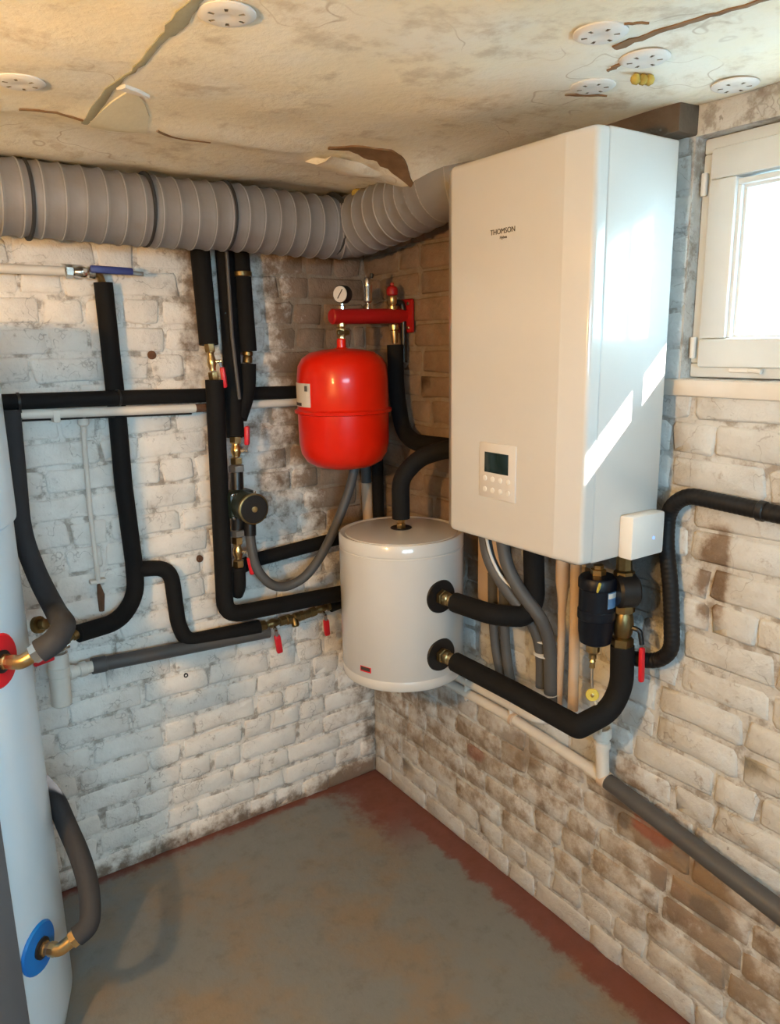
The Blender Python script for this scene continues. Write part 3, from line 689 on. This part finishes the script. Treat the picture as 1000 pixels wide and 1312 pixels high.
# drain at the lower left
dr = thing('grey_drain_pipe', (-.75, -.05, .69), 'grey plastic drain pipe sloping along the back wall, lower left', 'pipe')
MB().tube([(-1.02, -.05, .739), (-.45, -.05, .711)], .0215).build('pipe_body', PVCG, dr)
MB().lathe([(.0245, 0), (.0245, .04), (.022, .042)], (-1.025, -.05, .7393), (1, 0, -.05), 20).build('socket', PVCG, dr)
tr = thing('white_trap', (-1.12, -.07, .65), 'white plastic drain trap at the left end of the grey pipe', 'drain trap')
MB().lathe([(.024, 0), (.028, .004), (.028, .09), (.031, .093), (.031, .118), (.028, .12), (.028, .16), (.024, .16), (.024, .12)], (-1.122, -.07, .652), (.03, 0, 1), 24).build('cup', PVCW, tr)
MB().lathe([(.016, 0), (.016, .012), (.021, .014), (.021, .030), (.016, .032), (.016, .04), (.022, .043), (.022, .062), (.017, .064), (.017, .085)], (-1.105, -.065, .741), (1, .12, 0), 20).build('outlet', PVCW, tr)
tp = thing('drain_cock', (-1.10, -.11, .83), 'small brass and nickel drain cock over the white trap', 'valve')
MB().lathe([(.010, 0), (.014, .003), (.014, .016), (.010, .018), (.012, .04), (.008, .05)], (-1.068, -.13, .878), (-1, -.35, -.12), 12).build('brass_tail', BRASSD, tp)
MB().box((-1.115, -.150, .868), (.05, .010, .014), .003, Matrix.Rotation(.4, 3, 'Z')).build('black_lever', BLKP, tp)
MB().lathe([(.011, 0), (.014, .003), (.014, .03), (.010, .033), (.010, .045)], (-1.135, -.11, .838), (1, .1, .12), 14).build('nickel_body', CHROME, tp)
MB().box((-1.165, -.14, .828), (.055, .014, .022), .005, Matrix.Rotation(-.15, 3, 'Y')).build('red_grip', REDP, tp)

# ------------------------------------------------------------------ red expansion vessel and its manifold
VX, VY = -.252, -.257
ev = thing('expansion_vessel', (VX, VY, 1.278), 'glossy red steel expansion vessel hanging under the red manifold', 'vessel')
R_ = .141
prof = [(.001, 0), (.05, .002), (.09, .010), (.118, .026), (.134, .052), (R_-.001, .085), (R_, .17), (R_, .175), (R_+.009, .178), (R_+.010, .186), (R_+.002, .190), (R_, .192), (R_-.001, .28), (.136, .318), (.122, .342), (.098, .358), (.06, .366), (.02, .369), (.016, .372)]
MB().lathe(prof, (VX, VY, 1.278), (0, 0, 1), 64).build('shell', REDV, ev, angle=50)
MB().lathe([(.014, 0), (.014, .028), (.011, .032)], (VX, VY, 1.645), (0, 0, 1), 20).build('neck', REDV, ev)
def curved_label(parent, name, mat, c, R, a0, a1, z0, z1, th=.0012, n=10):
    rings = []
    for i in range(n+1):
        a = a0+(a1-a0)*i/n; d = Vector((math.cos(a), math.sin(a), 0))
        rings.append([Vector((c[0], c[1], z0))+d*(R-.001), Vector((c[0], c[1], z0))+d*(R+th), Vector((c[0], c[1], z1))+d*(R+th), Vector((c[0], c[1], z1))+d*(R-.001)])
    return MB().ring_mesh(rings).build(name, mat, parent)
la = math.radians
lb = curved_label(ev, 'label', LABEL, (VX, VY), R_, la(196), la(141), 1.478, 1.548)
curved_label(lb, 'black_strip', INK, (VX, VY), R_+.0012, la(178), la(143), 1.481, 1.490, .0005)
curved_label(lb, 'symbol', STEEL, (VX, VY), R_+.0012, la(192), la(186), 1.525, 1.541, .0005)

mf = thing('red_manifold', (-.14, VY, 1.70), 'dark red steel manifold bar bolted to the right wall above the vessel', 'bracket')
MB().lathe([(.019, 0), (.023, .004), (.023, .272), (.019, .276)], (-.285, VY, 1.741), (1, 0, .012), 28).build('bar', REDM, mf)
MB().box((-.009, VY, 1.744), (.012, .085, .105), .008).build('wall_plate', REDM, mf)
for sz in (-.037, .037):
    for sy in (-.026, .026): MB().lathe([(.006, 0), (.006, .005), (.003, .006)], (-.015, VY+sy, 1.744+sz), (-1, 0, 0), 6).build('bolt', CHROME, mf)
MB().lathe([(.009, 0), (.012, .002), (.012, .010), (.015, .012), (.017, .022), (.015, .034), (.010, .037), (.013, .04), (.013, .05), (.009, .052)], (-.251, VY, 1.672), (0, 0, 1), 8).build('coupling', BRASS, mf)
wing = MB().box((-.251, VY-.012, 1.694), (.044, .010, .016), .006); wing.build('wing_nut', BRASSD, mf)
ga = thing('pressure_gauge', (-.25, VY, 1.762), 'small round pressure gauge with white dial on the red manifold', 'gauge')
gd = V((-.88, -.46, .0)).normalized(); gc = V((-.240, VY, 1.806))
MB().lathe([(.023, 0), (.0265, .003), (.0265, .028), (.0245, .031), (.0235, .029)], gc-gd*.012, gd, 32).build('case', BLKP, ga)
di = MB().lathe([(.0235, 0), (.0235, .002), (.001, .0021)], gc+gd*.0172, gd, 32).build('dial', LABEL, ga)
u_, w_, _ = frame(gd); MB().tube([gc+gd*.0200-u_*.012+w_*.008, gc+gd*.0200+u_*.014-w_*.009], .0016, 6).build('needle', INK, di)
MB().lathe([(.008, 0), (.010, .002), (.010, .012), (.006, .014), (.006, .022)], (-.246, VY, 1.760), (0, 0, 1), 8).build('connector', CHROME, ga)
av = thing('air_vent', (-.152, VY, 1.762), 'slim nickel automatic air vent standing on the red manifold', 'air vent')
MB().lathe([(.008, 0), (.0085, .014), (.0075, .016), (.0075, .020), (.0125, .024), (.0135, .028), (.0135, .066), (.0145, .068), (.0145, .074), (.0125, .076), (.0125, .090), (.009, .095), (.003, .096)], (-.152, VY, 1.762), (0, 0, 1), 20).build('body', CHROME, av)
MB().lathe([(.004, 0), (.006, .003), (.006, .012), (.004, .014)], (-.140, VY-.004, 1.856), (.2, 0, 1), 10).build('cap', BLKP, av)
sv = thing('safety_valve', (-.060, VY, 1.762), 'brass safety valve with a red knob at the wall end of the manifold', 'valve')
MB().lathe([(.009, 0), (.013, .002), (.013, .014), (.010, .017), (.014, .022), (.015, .040), (.012, .046), (.009, .05)], (-.060, VY, 1.760), (0, 0, 1), 16).build('body', BRASS, sv)
MB().lathe([(.014, 0), (.018, .004), (.019, .018), (.015, .026), (.006, .030), (.006, .038), (.002, .04)], (-.060, VY, 1.806), (0, 0, 1), 12).build('knob', REDM, sv)
MB().tube([(-.050, VY, 1.785), (-.025, VY-.004, 1.785), (-.022, VY-.006, 1.76), (-.022, VY-.006, 1.60)], .010, 12, .02).build('outlet', BLKP, sv)
dn = tag(MB().tube([(-.052, VY, 1.655), (-.050, VY, 1.50), (-.052, VY-.035, 1.385), (-.058, VY-.10, 1.352), (-.06, -.50, 1.356), (-.06, -.80, 1.36)], .0265, 14, .07).build('insulated_pipe', BLACK), 'black pipe dropping from the manifold right of the red vessel', 'pipe')
MB().lathe([(.010, 0), (.015, .003), (.015, .018), (.011, .021), (.011, .036), (.009, .06)], (-.056, VY, 1.720), (.05, 0, -1), 12).build('brass_union', BRASS, dn)

# ------------------------------------------------------------------ white buffer cylinder
BXc, BYc, BR = -.222, -.517, .184; BZ0, BZ1 = .688, 1.122
bt = thing('buffer_cylinder', (BXc, BYc, BZ0), 'white enamelled buffer cylinder hung in the corner with two black side ports', 'water cylinder')
MB().lathe([(.02, 0), (BR-.020, .0), (BR-.004, .004), (BR, .010), (BR, .032), (BR-.0015, .034), (BR-.0015, .036), (BR, .038), (BR, BZ1-BZ0-.040), (BR-.002, BZ1-BZ0-.038), (BR-.002, BZ1-BZ0-.036), (BR, BZ1-BZ0-.034), (BR, BZ1-BZ0-.004), (BR-.004, BZ1-BZ0+.001), (BR-.012, BZ1-BZ0), (BR-.016, BZ1-BZ0-.003)], (BXc, BYc, BZ0), (0, 0, 1), 72).build('jacket', WHITE, bt, angle=40)
MB().lathe([(BR-.016, 0), (BR-.020, .006), (BR-.05, .011), (.035, .013), (.001, .013)], (BXc, BYc, BZ1-.006), (0, 0, 1), 72).build('lid', WHITE, bt, angle=40)
tpo = MB().lathe([(.030, 0), (.032, .003), (.028, .005), (.020, .002)], (BXc, BYc, BZ1+.006), (0, 0, 1), 28).build('top_port', BLKP, bt)
MB().lathe([(.012, 0), (.014, .002), (.014, .014), (.010, .016), (.012, .022), (.012, .036)], (BXc, BYc, BZ1+.006), (0, 0, 1), 6).build('brass_nipple', BRASS, tpo)
for z in (.966, .792):
    y0 = BYc-BR
    po_ = MB().lathe([(.046, -.004), (.049, .002), (.047, .006), (.040, .0045), (.001, .0045)], (BXc+.004, y0+.004, z), (0, -1, 0), 32).build('side_port', BLKP, bt)
    MB().lathe([(.020, 0), (.023, .003), (.023, .016), (.020, .018)], (BXc+.004, y0-.001, z), (0, -1, 0), 6).build('hex_nut', BRASSD, po_)
    MB().lathe([(.014, 0), (.018, .002), (.018, .018), (.015, .02), (.015, .045)], (BXc+.004, y0-.020, z), (0, -1, 0), 16).build('brass_nipple', BRASS, po_)
bl = curved_label(bt, 'label', REDD, (BXc, BYc), BR, la(193), la(205), .742, .758, .0012)
curved_label(bl, 'lettering', INK, (BXc, BYc), BR+.0012, la(194), la(204), .746, .757, .0004)
dc = MB().lathe([(.010, 0), (.014, .004), (.014, .018), (.009, .02), (.009, .035)], (BXc+.03, BYc-.03, BZ0+.002), (0, 0, -1), 12).build('drain_plug', BRASSD, bt)
MB().box((BXc-.035, BYc-.02, BZ0-.010), (.05, .014, .014), .004).build('drain_lever', REDP, bt)

tt = tag(MB().tube([(BXc, BYc, 1.158), (BXc, BYc, 1.26), (-.212, BYc-.005, 1.29), (-.165, -.535, 1.335), (-.12, -.62, 1.368), (-.10, -.80, 1.375)], .0265, 14, .06).build('insulated_pipe', BLACK), 'black pipe rising from the top port of the white cylinder', 'pipe')
lowp = MB().tube([(-.218, -.764, .792), (-.205, -.98, .784), (-.198, -1.192, .774), (-.115, -1.214, .800), (-.088, -1.224, .86), (-.09, -1.221, .962)], .0275, 16, [.03, .006, .03, .03])
tag(lowp.build('insulated_pipe', BLACK), 'thick black pipe from the lower cylinder port elbowing up to the filter valve', 'pipe')
upp = MB().tube([(-.218, -.762, .966), (-.205, -.90, .968), (-.13, -.945, .958), (-.10, -.945, 1.0), (-.10, -.93, 1.23)], .0275, 16, .035)
tag(upp.build('insulated_pipe', BLACK), 'thick black pipe from the upper cylinder port turning up into the unit', 'pipe')

# ------------------------------------------------------------------ wall-hung white unit
UX0, UX1, UY0, UY1, UZ0, UZ1 = -.305, -.052, -1.266, -.822, 1.2019, 2.0489
un = thing('heating_unit', ((UX0+UX1)/2, (UY0+UY1)/2, UZ0), 'large white wall-hung heating unit with small display on its front', 'heating unit')
SX = UX0+.040
MB().box(((SX+.0015+UX1)/2, (UY0+UY1)/2, (UZ0+UZ1)/2), (UX1-SX-.0015, UY1-UY0, UZ1-UZ0), .005, None, 3).build('casing', WHITE, un)
# front cover: chamfered vertical edges
prof2 = []
def arc(cx, cy, r, a0, a1, n=6): return [(cx+r*math.cos(la(a0+(a1-a0)*i/n)), cy+r*math.sin(la(a0+(a1-a0)*i/n))) for i in range(n+1)]
outline = [(SX, UY1)] + arc(UX0+.022, UY1-.010, .010, 90, 135, 4) + arc(UX0+.012, UY1-.034, .012, 150, 180, 4) + arc(UX0+.012, UY0+.072, .012, 180, 205, 4) + arc(UX0+.018, UY0+.012, .012, 200, 270, 6) + [(SX, UY0)]
def inset(o, d):
    c = ((UX0+SX)/2+.01, (UY0+UY1)/2); return [(p[0]+(d if p[0] < SX-.001 else 0), p[1]+(-d if p[1] > c[1] else d)) for p in o]
rings = []
for d, z in ((.010, UZ0), (.004, UZ0+.002), (.001, UZ0+.006), (0, UZ0+.012), (0, UZ1-.012), (.001, UZ1-.006), (.004, UZ1-.002), (.010, UZ1)):
    rings.append([(p[0], p[1], z) for p in inset(outline, d)])
fc = MB().ring_mesh(rings).build('front_cover', WHITE, un, angle=45)
RXm = Matrix(((0, 0, -1, 0), (-1, 0, 0, 0), (0, 1, 0, 0), (0, 0, 0, 1)))    # text plane: local x -> -y, local y -> z, normal -> -x
def on_front(y, z, lift=.0005): return Matrix.Translation((UX0-lift, y, z)) @ RXm
text_part('THOMSON', .0155, INK, fc, on_front(-1.0245, 1.889))
text_part('Hybea', .0085, INK, fc, on_front(-1.027, 1.8765))
cp = MB().box((UX0-.0005, -1.0195, 1.3705), (.005, .120, .128), .002); 
cpo = cp.build('control_panel', PANELG, un)
MB().box((UX0-.0028, -1.0175, 1.390), (.002, .079, .047), .0008).build('display', LCD, cpo)
for j, zz in enumerate((1.352, 1.326)):
    for i in range(4):
        MB().lathe([(.0062, 0), (.0062, .0012), (.005, .0016), (.001, .0017)], (UX0-.003, -.980-.026*i, zz), (-1, 0, 0), 14).build('button', WHITEP, cpo)
for z0_, z1_ in ((1.588, 1.672), (1.560, 1.585), (1.445, 1.557)):
    MB().box((-.17, UY1+.016, (z0_+z1_)/2), (.06, .034, z1_-z0_), .004).build('wiring_box', WHITEP, un)
# vents and screws underneath
MB().box((-.175, -1.04, UZ0-.002), (.22, .40, .006), .002).build('base_plate', STEEL, un)

cb = thing('remote_box', (-.127, -1.285, 1.202), 'small square white control box with a blue light on the unit side', 'control box')
MB().box((-.127, -1.284, 1.249), (.108, .036, .094), .005).build('cover', WHITEP, cb)
MB().box((-.127, -1.268, 1.249), (.098, .010, .086), .002).build('back_plate', PANELG, cb)
MB().lathe([(.0035, 0), (.0035, .0012), (.001, .0014)], (-.110, -1.302, 1.242), (0, -1, 0), 12).build('indicator', LED, cb)

# ------------------------------------------------------------------ pipes under the unit
pipe('grey_flexible_hose', [(-.17, -.815, 1.215), (-.165, -.835, 1.09), (-.145, -.895, 1.015), (-.105, -.955, .935), (-.066, -.945, .845), (-.05, -.933, .70)], .0175, GREYH, 'grey hose leaving the unit base leftmost and bending right', 'hose', .09)
hb = tag(MB().tube([(-.16, -.870, 1.215), (-.16, -.900, 1.09), (-.14, -.940, 1.02), (-.115, -.985, .965), (-.080, -.985, .89), (-.062, -.978, .70)], .0175, 14, .09).build('grey_flexible_hose', GREYH), 'grey hose beside the beige pipe, bundled with white cable ties', 'hose')
for z in (.885, .845, .735): MB().lathe([(.036, -.0018), (.038, -.001), (.038, .001), (.036, .0018)], (-.062, -.960, z), (0, 0, 1), 24).build('cable_tie', WHITEP, hb)
G4 = 'grey hoses against the wall below the black pipe'
pipe('grey_flexible_hose', [(-.03, -.705, 1.0), (-.03, -.71, .854), (-.03, -.727, .749), (-.03, -.765, .65)], .0145, GREYH, 'grey hose low on the wall, left one of a pair beside the cylinder', 'hose', .08, G4)
pipe('grey_flexible_hose', [(-.03, -.75, 1.0), (-.03, -.757, .87), (-.03, -.768, .762), (-.03, -.80, .65)], .0145, GREYH, 'grey hose low on the wall, right one of a pair beside the cylinder', 'hose', .08, G4)
pipe('white_cable', [(-.19, -.845, 1.21), (-.18, -.855, 1.12), (-.16, -.885, 1.05), (-.10, -.95, .98)], .004, WHITEP, 'thin white cable between the two grey hoses under the unit', 'cable', .05, n=8)
b1 = thing('beige_riser', (-.055, -.965, .70), 'beige pipe with a wide upper sleeve under the unit', 'pipe')
MB().tube([(-.06, -1.0, 1.22), (-.06, -1.003, 1.06), (-.06, -1.005, .985)], .018, 14, radii=[.018, .018, .010]).build('sleeve', PVCB, b1)
MB().tube([(-.06, -1.004, 1.0), (-.056, -1.002, .85), (-.042, -.985, .68)], .0105, 12, .08).build('pipe_body', PVCB, b1)
pipe('beige_riser', [(-.07, -1.052, 1.22), (-.07, -1.062, .725)], .0135, PVCB, 'straight cream pipe dropping from the unit next to the filter', 'pipe')
MB_ = MB().box((-.012, -.69, 1.03), (.020, .12, .36), .003); tag(MB_.build('wooden_board', PVCB), 'pale upright board on the wall behind the grey hoses', 'board')

# magnetic filter
fx, fy = -.135, -1.178
mfz = thing('magnetic_filter', (fx, fy, .885), 'black cylindrical magnetic filter with blue label and brass drain', 'filter')
MB().lathe([(.030, 0), (.036, .004), (.040, .03), (.041, .06), (.0415, .062), (.0435, .064), (.0435, .084), (.0415, .086), (.0415, .135), (.044, .138), (.044, .158), (.040, .164), (.020, .168)], (fx, fy, .966), (0, 0, 1), 36).build('canister', DKBLUE, mfz)
MB().lathe([(.014, 0), (.018, .002), (.018, .016), (.012, .018), (.012, .026)], (fx, fy, 1.130), (0, 0, 1), 6).build('brass_cap', BRASS, mfz)
MB().lathe([(.012, 0), (.016, -.004), (.016, -.024), (.012, -.027), (.009, -.034), (.0095, -.042), (.006, -.044), (.0085, -.050), (.006, -.052), (.007, -.066), (.004, -.067)], (fx-.002, fy+.004, .968), (0, 0, 1), 14).build('brass_drain', BRASS, mfz)
ml = curved_label(mfz, 'label', LBLUE, (fx, fy), .0415, la(255), la(300), 1.062, 1.100)
curved_label(ml, 'white_band', LABEL, (fx, fy), .0427, la(256), la(299), 1.086, 1.098, .0004)
MB().box((fx-.032, fy-.030, 1.115), (.006, .006, .026), .002, Matrix.Rotation(.3, 3, 'X')).build('yellow_clip', YTAG, mfz)
MB().lathe([(.034, 0), (.040, .006), (.040, .044), (.034, .05)], (fx+.020, fy-.034, 1.098), (.9, -.45, 0), 28).build('side_coupling', BLKP, mfz)
bc = thing('filter_valve', (-.09, -1.217, .955), 'tarnished brass isolating valve column right of the black filter', 'valve')
MB().lathe([(.018, 0), (.026, .004), (.026, .026), (.018, .03)], (-.09, -1.220, .955), (0, 0, 1), 6).build('lower_nut', BRASSD, bc)
MB().lathe([(.018, 0), (.022, .01), (.024, .03), (.022, .05), (.018, .06)], (-.09, -1.220, .985), (0, 0, 1), 24).build('ball_body', BRASSD, bc)
MB().lathe([(.018, 0), (.026, .004), (.026, .030), (.020, .034), (.020, .07), (.024, .074), (.024, .10), (.018, .104), (.018, .17)], (-.09, -1.219, 1.042), (0, .04, 1), 8).build('upper_union', BRASSD, bc)
MB().tube([(-.09, -1.222, 1.012), (-.082, -1.250, 1.010), (-.078, -1.258, 1.006), (-.076, -1.264, .975)], .006, 8, .01).build('lever_arm', BLKP, bc)
MB().box((-.075, -1.266, .925), (.014, .012, .085), .005, Matrix.Rotation(-.04, 3, 'X')).build('lever_grip', REDP, bc)
tg = thing('yellow_tag', (-.145, -1.19, .82), 'round yellow tag hanging on a wire below the filter drain', 'tag')
gd2 = V((-.75, -.65, .1)).normalized()
MB().lathe([(.006, -.003), (.014, -.003), (.016, 0), (.014, .003), (.006, .003)], (-.145, -1.185, .838), gd2, 20).build('disc', YTAG, tg)
MB().lathe([(.005, 0), (.005, .004), (.002, .005)], Vector((-.145, -1.185, .838)), gd2, 6).build('screw', BRASS, tg)
MB().tube([(-.137, -1.174, .905), (-.142, -1.178, .88), (-.145, -1.184, .855)], .0035, 6, .02).build('chain', STEEL, tg)
pipe('clear_tube', [(-.143, -1.192, .826), (-.135, -1.202, .785), (-.115, -1.190, .745), (-.075, -1.155, .70)], .0045, CLEAR, 'thin translucent drain tube from the tag down into the white funnel', 'tube', .04, n=8)
tu = thing('drain_funnel', (-.052, -1.14, .56), 'grey white drain funnel standing on the low white pipe', 'funnel')
MB().lathe([(.017, 0), (.017, .085), (.021, .088), (.021, .10), (.017, .104), (.017, .112), (.024, .118), (.024, .145), (.020, .145), (.018, .115)], (-.040, -1.143, .562), (-.08, 0, 1), 24).build('cup', PVCW, tu)
MB().lathe([(.0175, 0), (.0195, .001), (.0195, .006), (.0175, .007)], (-.048, -1.143, .655), (-.08, 0, 1), 24).build('seal_ring', BLKP, tu)

# black ribbed conduit along the right wall
path = fillet([(-.03, -1.95, 1.300), (-.03, -1.588, 1.319), (-.03, -1.32, 1.329), (-.028, -1.277, 1.29), (-.03, -1.277, 1.215), (-.03, -1.300, 1.099), (-.03, -1.312, .962), (-.03, -1.272, .922), (-.065, -1.215, .924)], .05, 8)
pts = resample(path, .0028); rad = [.0183 if (i//2) % 2 else .0177 for i in range(len(pts))]
rbo = tag(MB().tube(pts, .018, 14, radii=rad).build('ribbed_conduit', CORR), 'black ribbed conduit entering from the right and looping down beside the unit', 'conduit')
MB().lathe([(.019, -.008), (.021, -.006), (.021, .006), (.019, .008)], (-.03, -1.492, 1.3225), (0, 1, .05), 18).build('joint_ring', BLKP, rbo)

# low drain pipes on the right wall
w1 = thing('low_drain_pipe', (-.03, -.75, .60), 'upper of two low white pipes, ending in an elbow into the right wall', 'pipe')
MB().tube([(-.03, -.45, .616), (-.03, -.893, .617), (.02, -.915, .610)], .0155, 14, .035).build('pipe_body', PVCW, w1)
w2 = thing('low_drain_pipe', (-.03, -.83, .55), 'lower of two low white pipes, running to the dark grey pipe', 'pipe')
MB().tube([(-.032, -.40, .578), (-.032, -.816, .577), (-.034, -1.145, .558)], .0155).build('pipe_body', PVCW, w2)
MB().lathe([(.016, 0), (.0185, .002), (.0185, .05), (.016, .052)], (-.034, -1.09, .561), (0, -1, -.05), 20).build('tee_sleeve', PVCW, w2)
for yy, zz in ((-.60, .595), (-.80, .596)): MB().box((-.022, yy, zz), (.045, .010, .078), .004).build('pipe_clip', PVCW, w2)
MB().lathe([(.016, 0), (.020, .002), (.020, .012), (.016, .014)], (-.033, -.80, .578), (0, -1, -.03), 20).build('collar', PVCB, w2)
w3 = thing('dark_drain_pipe', (-.05, -1.45, .46), 'thick dark grey drain pipe sloping along the right wall, lower right', 'pipe')
MB().tube([(-.036, -1.145, .557), (-.070, -1.95, .458)], .0245, 20, radii=[.0205, .0270]).build('pipe_body', PVCG, w3)
MB().lathe([(.020, 0), (.0228, .002), (.0228, .022), (.021, .024)], (-.035, -1.135, .558), (-.04, -1, -.12), 24).build('sealing_collar', PVCB, w3)

# ------------------------------------------------------------------ big white tank at the left
TX, TY, TR, TH_ = -1.532, -.415, .30, 1.735
tk = thing('hot_water_tank', (TX, TY, 0), 'tall white hot water tank cut off by the left edge of the photo', 'water tank')
MB().lathe([(.20, 0), (TR-.035, .0), (TR-.020, .02), (TR-.010, .06), (TR, .10), (TR, 1.295), (TR-.003, 1.298)], (TX, TY, .0), (0, 0, 1), 96).build('jacket', WHITET, tk, angle=40)
MB().lathe([(TR-.004, 1.300), (TR+.007, 1.302), (TR+.008, 1.31), (TR+.008, TH_-.05), (TR-.006, TH_-.01), (TR-.05, TH_), (.01, TH_)], (TX, TY, 0), (0, 0, 1), 96).build('upper_jacket', WHITET, tk, angle=40)
curved_label(tk, 'front_panel', GREYP, (TX, TY), TR, la(-56.5), la(-118), .03, 1.28, .012, 16)
def tank_port(ang, z, mat, label, hr):
    d = Vector((math.cos(la(ang)), math.sin(la(ang)), 0)); c = Vector((TX, TY, z))+d*TR
    s = MB(); n = 32; rings = []
    t = Vector((-d.y, d.x, 0))
    # collar wrapped on the round jacket
    for rr, lift in ((.022, .003), (.024, .006), (.054, .006), (.058, .002), (.058, -.004)):
        ring = []
        for j in range(n):
            a = 2*math.pi*j/n; su = rr*math.cos(a); sw = rr*math.sin(a); th = su/TR
            dd = Vector((math.cos(la(ang)+th), math.sin(la(ang)+th), 0)); ring.append(Vector((TX, TY, z+sw))+dd*(TR+lift))
        rings.append(ring)
    pt = s.ring_mesh(rings).build('port_collar', mat, tk); pt['label'] = label
    MB().lathe([(.022, 0), (.024, .002), (.024, .010), (.018, .012)], c, d, 24).build('black_gasket', BLKP, pt)
    return c, d, pt
c, d, pt = tank_port(-44, .340, BLUED, 'blue collar', 0)
d2 = Vector((.88, -.10, .46)).normalized()
MB().lathe([(.012, 0), (.017, .003), (.017, .016), (.014, .018), (.014, .024), (.016, .026), (.016, .040)], c, d, 8).build('brass_nut', BRASS, pt)
MB().tube([c+d*.030, c+d*.050, c+d*.050+d2*.050], .0150, 14, .012).build('brass_elbow', BRASS, pt)
MB().lathe([(.014, 0), (.0205, .003), (.0205, .020), (.014, .022)], c+d*.050+d2*.028, d2, 6).build('brass_hex', BRASS, pt)
e = c+d*.050+d2*.044
tag(MB().tube([e, e+d2*.03, (-1.205, -.645, .392), (-1.194, -.60, .428), (-1.196, -.54, .475), (-1.207, -.46, .520), (-1.212, -.38, .550), (-1.240, -.28, .57)], .0235, 16, .08).build('insulated_hose', BLACKG), 'charcoal foam-covered hose curving up from the blue port of the big tank', 'hose')
c, d, pt = tank_port(-44, 1.035, REDD, 'red collar', 0)
d2 = Vector((.82, -.16, .42)).normalized()
MB().lathe([(.012, 0), (.017, .003), (.017, .016), (.014, .018), (.014, .024), (.016, .026), (.016, .040)], c, d, 8).build('brass_nut', BRASS, pt)
MB().tube([c+d*.030, c+d*.050, c+d*.050+d2*.045], .0150, 14, .012).build('brass_elbow', BRASS, pt)
MB().lathe([(.014, 0), (.0205, .003), (.0205, .018), (.014, .020)], c+d*.050+d2*.022, d2, 6).build('brass_hex', CHROME, pt)
e = c+d*.050+d2*.040
tag(MB().tube([e, e+d2*.035, e+d2*.06+Vector((.01, .06, .0)), (-1.155, -.36, 1.03), (-1.172, -.25, 1.10), (-1.185, -.17, 1.20), (-1.172, -.125, 1.36), (-1.166, -.11, 1.508)], .0255, 16, .08).build('insulated_hose', BLACKG), 'charcoal foam-covered pipe dropping behind the big tank to its red port', 'hose')
vt = MB().lathe([(.010, 0), (.014, .003), (.014, .018), (.010, .02)], (-1.185, -.30, .985), (.6, -.75, .2), 8); vt.lathe([(.022, -.012), (.022, .0), (.012, .001)], (-1.185, -.30, .985), (.6, -.75, .2), 16)
tag(vt.build('side_fitting', BRASSD), 'tarnished brass fitting half hidden between the big tank and its upper hose', 'fitting')
